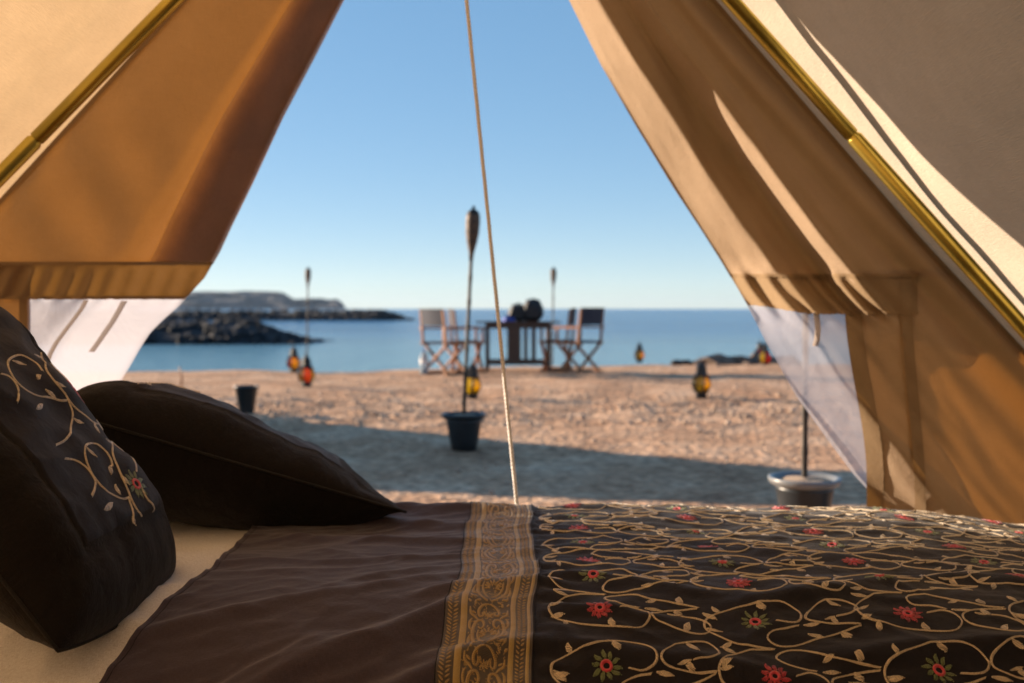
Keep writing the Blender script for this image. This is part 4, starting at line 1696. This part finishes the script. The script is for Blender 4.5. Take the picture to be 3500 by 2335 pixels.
# ------------------------------------------------------------------ lanterns
def make_lantern(cols):
    root = thing('lantern', 'x', 'lantern', (0, 0, 0), 'glass lanterns on the sand', world=False)
    n = 6
    rb_, rm, rt = 0.055, 0.088, 0.066
    z0, z1, z2 = 0.055, 0.125, 0.205
    MB().lathe([(0.058, 0), (0.060, 0.012), (0.046, 0.02), (0.046, 0.032), (0.062, 0.042), (0.060, z0)], 6, off=R(30)).build('base', M['iron'], root, smooth=False)
    MB().lathe([(rt + 0.008, z2), (rt + 0.010, z2 + 0.008), (0.050, z2 + 0.030), (0.046, z2 + 0.075), (0.052, z2 + 0.080), (0.030, z2 + 0.115), (0.010, z2 + 0.135), (0.008, z2 + 0.15), (0.0005, z2 + 0.152)], 6, off=R(30)).build('roof', M['iron'], root, smooth=False)
    ring = MB()
    ring.tube([(0.018 * math.cos(a), 0, z2 + 0.166 + 0.018 * math.sin(a)) for a in np.linspace(0, 2 * math.pi, 17)], 0.003, 6)
    ring.build('hanging_ring', M['iron'], root)
    for k in range(n):
        a0, a1 = R(30 + 60 * k), R(90 + 60 * k)
        P = lambda a, r, z: Vector((r * math.cos(a), r * math.sin(a), z))
        bar = MB()
        bar.tube([P(a0, rb_, z0), P(a0, rm, z1), P(a0, rt, z2)], 0.0062, 6)
        bar.build('frame_bar', M['iron'], root)
        gl = MB()
        for (ra, za, rc, zc) in ((rb_, z0, rm, z1), (rm, z1, rt, z2)):
            q = [P(a0, ra, za), P(a1, ra, za), P(a1, rc, zc), P(a0, rc, zc)]
            gl.add(q, [(0, 1, 2, 3)])
        gl.build('glass_pane', M[cols[k % len(cols)]], root, smooth=False)
    cn = MB().lathe([(0.02, z0), (0.02, z0 + 0.06), (0.003, z0 + 0.064), (0.0015, z0 + 0.075)], 12)
    cn.build('candle', M['white_paint'], root)
    return root


specs = [  # px, row of the foot, height in rows, colours, label
    (471.5, 399, ('glass_yellow', 'glass_yellow', 'glass_amber'), 'yellow lantern just right of the tall near torch'),
    (700.5, 397.5, ('glass_yellow', 'glass_amber', 'glass_yellow'), 'amber and yellow lantern alone on the open sand at the right'),
    (307, 387, ('glass_yellow', 'glass_amber', 'glass_amber', 'glass_red', 'glass_yellow', 'glass_amber'), 'nearer amber lantern with a red pane of the pair at the left'),
    (291, 372.5, ('glass_amber', 'glass_yellow', 'glass_red', 'glass_amber', 'glass_amber', 'glass_red'), 'farther red and amber lantern of the left pair, at the water line'),
    (655, 362.5, ('glass_amber', 'glass_yellow'), 'small amber lantern at the water edge right of the chairs'),
    (760, 366.5, ('glass_yellow', 'glass_red'), 'lantern with yellow and red glass in front of the boulders'),
    (776.5, 362, ('glass_red',), 'red lantern half hidden by the right flap'),
]
protos = {}
for px, py, cols_, lab in specs:
    if cols_ not in protos:
        o = make_lantern(cols_)
        protos[cols_] = o
    else:
        o = copy_tree(protos[cols_])
    Y = EYE * F / (py - HOR)
    x = (px - 512) / F * Y
    z = ground_z(x, Y)
    Y = (EYE - z) * F / (py - HOR)
    o.location = (x, Y, z - 0.002)
    o.rotation_euler = (0, 0, random.uniform(0, 1))
    o.scale = (1.2, 1.2, 1.12)
    o['label'] = lab


# ------------------------------------------------------------------ table and chairs
def make_chair():
    """director's chair facing +x, origin on the ground under the seat"""
    root = thing('director_chair', 'x', 'chair', (0, 0, 0), "director's chairs round the table", world=False)
    W, D = 0.54, 0.44      # across (y), front to back (x)
    wd = M['wood']
    for s in (-1, 1):
        y = s * W / 2
        MB().beam((-D / 2, y, 0.018), (D / 2, y, 0.018), 0.03, 0.036).build('foot_rail', wd, root, smooth=False)
        MB().beam((-D / 2 - 0.01, y, 0.445), (D / 2, y, 0.445), 0.03, 0.04).build('seat_rail', wd, root, smooth=False)
        MB().beam((-D / 2 - 0.02, y, 0.665), (D / 2 + 0.02, y, 0.665), 0.065, 0.028).build('armrest', wd, root, smooth=False)
        MB().beam((D / 2 - 0.03, y, 0.468), (D / 2 - 0.03, y, 0.652), 0.036, 0.036).build('arm_post', wd, root, smooth=False)
        MB().beam((-D / 2 + 0.03, y, 0.468), (-D / 2 - 0.02, y * 0.97, 0.93), 0.034, 0.036, (0, 1, 0)).build('back_post', wd, root, smooth=False)
    for sx in (-1, 1):
        x = sx * (D / 2 - 0.05)
        for s in (-1, 1):
            MB().beam((x + 0.013 * s, -s * W / 2 * 0.97, 0.037), (x + 0.013 * s, s * W / 2 * 0.97, 0.424), 0.026, 0.050, (1, 0, 0)).build('cross_leg', wd, root, smooth=False)
    st = MB()
    st.grid(8, 8, lambda u, v: (Vector((lerp(-D / 2 + 0.01, D / 2 - 0.01, u), lerp(-W / 2, W / 2, v), 0.468 - 0.028 * math.sin(math.pi * v))), (u, v)))
    st.build('seat', M['navy_canvas'], root)
    bk = MB()
    bk.grid(8, 6, lambda u, v: (Vector((-D / 2 - 0.005 - 0.035 * v + 0.005 - 0.03 * math.sin(math.pi * u), lerp(-W / 2 - 0.012, W / 2 + 0.012, u), lerp(0.70, 0.950, v))), (u, v)))
    bk.build('backrest', M['navy_canvas'], root)
    return root


chair0 = make_chair()
TXC, TYC = (518 - 512) / F * 15.0, 15.0
chairs = [  # px, distance, heading of the seat (deg, 0 = +x), label
    (445, 14.4, 42, "left pair of director's chairs, the nearer one with its back half lit"),
    (467, 15.0, 12, "left pair of director's chairs, the farther one beside the table"),
    (557, 15.0, 168, "right pair of director's chairs, the farther one beside the table"),
    (579, 14.5, 138, "right pair of director's chairs, the nearer outer one"),
]
for i, (px, Y, hd_, lab) in enumerate(chairs):
    o = chair0 if i == 0 else copy_tree(chair0)
    x = (px - 512) / F * Y
    o.location = (x, Y, ground_z(x, Y) - 0.004)
    o.rotation_euler = (0, 0, R(hd_))
    o['label'] = lab

tz = ground_z(TXC, TYC)
table = thing('table', 'dark slatted wooden table between the two pairs of chairs', 'table', (TXC, TYC, tz), world=False)
TW, TD, TH = 1.0, 0.75, 0.74
for k in range(7):
    MB().box((0, -TD / 2 + TD * (k + 0.5) / 7, TH), (TW + 0.25, TD / 7 - 0.008, 0.022)).build('slat', M['dark_wood'], table, smooth=False)
for sx in (-1, 1):
    for sy in (-1, 1):
        MB().box((sx * TW / 2 * 0.92, sy * TD / 2 * 0.88, TH / 2 - 0.006), (0.05, 0.05, TH - 0.012)).build('leg', M['dark_wood'], table, smooth=False)
for sy in (-1, 1):
    MB().box((0, sy * TD / 2 * 0.88, TH - 0.055), (TW * 0.92 - 0.05, 0.03, 0.07)).build('apron', M['dark_wood'], table, smooth=False)
    MB().box((0, sy * TD / 2 * 0.88, 0.14), (TW * 0.92 - 0.05, 0.03, 0.05)).build('lower_rail', M['dark_wood'], table, smooth=False)
    for k, (bx_, bw_) in enumerate(((-0.06, 0.20), (0.115, 0.05), (0.235, 0.05))):
        MB().box((bx_, sy * TD / 2 * 0.88, 0.425), (bw_, 0.022, 0.518)).build('upright_board', M['dark_wood'], table, smooth=False)
for sx in (-1, 1):
    MB().box((sx * TW / 2 * 0.92, 0, TH - 0.055), (0.03, TD * 0.88 - 0.05, 0.07)).build('end_apron', M['dark_wood'], table, smooth=False)


def bag(label, px, Y, w_, d_, h_, seed, mat='black_bag'):
    x = (px - 512) / F * Y
    z = tz + TH + 0.0115
    root = thing('bag', label, 'bag', (x, Y, z), 'black bags on the table', world=False)
    mb = MB()
    vs = []
    for v in ICO3[0]:
        p = Vector([math.copysign(abs(c_) ** 0.62, c_) for c_ in v])
        k = 1 + 0.16 * noise.noise(v * 1.7 + Vector((seed, 0, 0)))
        p = Vector((p.x * w_ / 2 * k, p.y * d_ / 2 * k, (p.z * k * 0.5 + 0.5) * h_))
        if p.z > h_ * 0.7:
            p.x *= 0.86
        p.z = max(0, p.z)
        vs.append(p)
    mb.add(vs, ICO3[1])
    mb.build('bag_body', M[mat], root)
    hl = MB()
    hl.tube([(0.05 * math.cos(a), 0, h_ * 0.90 + 0.035 * math.sin(a)) for a in np.linspace(0, math.pi, 11)], 0.009, 7)
    hl.build('handle', M[mat], root)
    pk = MB()
    pk.box((0, -d_ / 2 * 0.88, h_ * 0.38), (w_ * 0.6, 0.05, h_ * 0.45))
    pk.build('pocket', M[mat], root, smooth=False)
    return root


bag('lower black bag at the left on the dark table', 518.5, 14.95, 0.30, 0.26, 0.26, 2.0)
bag('taller rounded black bag at the right on the dark table', 533.0, 14.9, 0.31, 0.28, 0.335, 5.0)
x = (508.5 - 512) / F * 14.85
tag(MB().box((0, 0, 0.03), (0.15, 0.16, 0.055), Matrix.Rotation(0.3, 3, 'Z')).box((-0.01, 0, 0.078), (0.07, 0.10, 0.035)).build('folded_cloth', M['blue_cloth'], smooth=False), 'blue folded cloth on the table left of the black bags', 'cloth')
bpy.data.objects['folded_cloth'].location = (x, 14.85, tz + TH + 0.0105)

# water bottle by the left chair
Y = 14.4
x = (424 - 512) / F * Y
root = thing('water_bottle', 'pale blue plastic water bottle standing left of the chairs', 'bottle', (x, Y, ground_z(x, Y) - 0.002), world=False)
MB().lathe([(0.052, 0), (0.060, 0.01), (0.060, 0.10), (0.055, 0.12), (0.060, 0.14), (0.060, 0.24), (0.040, 0.29), (0.020, 0.32), (0.018, 0.345)], 20).build('bottle_body', M['bottle'], root)
MB().lathe([(0.022, 0.335), (0.022, 0.365), (0.018, 0.368), (0.0005, 0.368)], 16).build('cap', M['blue_cloth'], root)
MB().lathe([(0.0608, 0.15), (0.0612, 0.155), (0.0612, 0.215), (0.0608, 0.22)], 20).build('paper_label', M['white_paint'], root)

# ------------------------------------------------------------------ sea haze
hzm, hn, hl_ = newmat('sea_haze')
ho = nd(hn, 'ShaderNodeOutputMaterial')
hv = nd(hn, 'ShaderNodeVolumePrincipled')
hv.inputs['Color'].default_value = (0.55, 0.74, 1.0, 1)
hv.inputs['Density'].default_value = 0.00004
hv.inputs['Anisotropy'].default_value = 0.2
hl_.new(hv.outputs[0], ho.inputs['Volume'])
hzb = MB().box((0, 0, 40), (18400, 18400, 92)).build('haze', hzm, smooth=False)
tag(hzb, kind='stuff')

for o in bpy.data.objects:
    if '_org' in o:
        del o['_org']
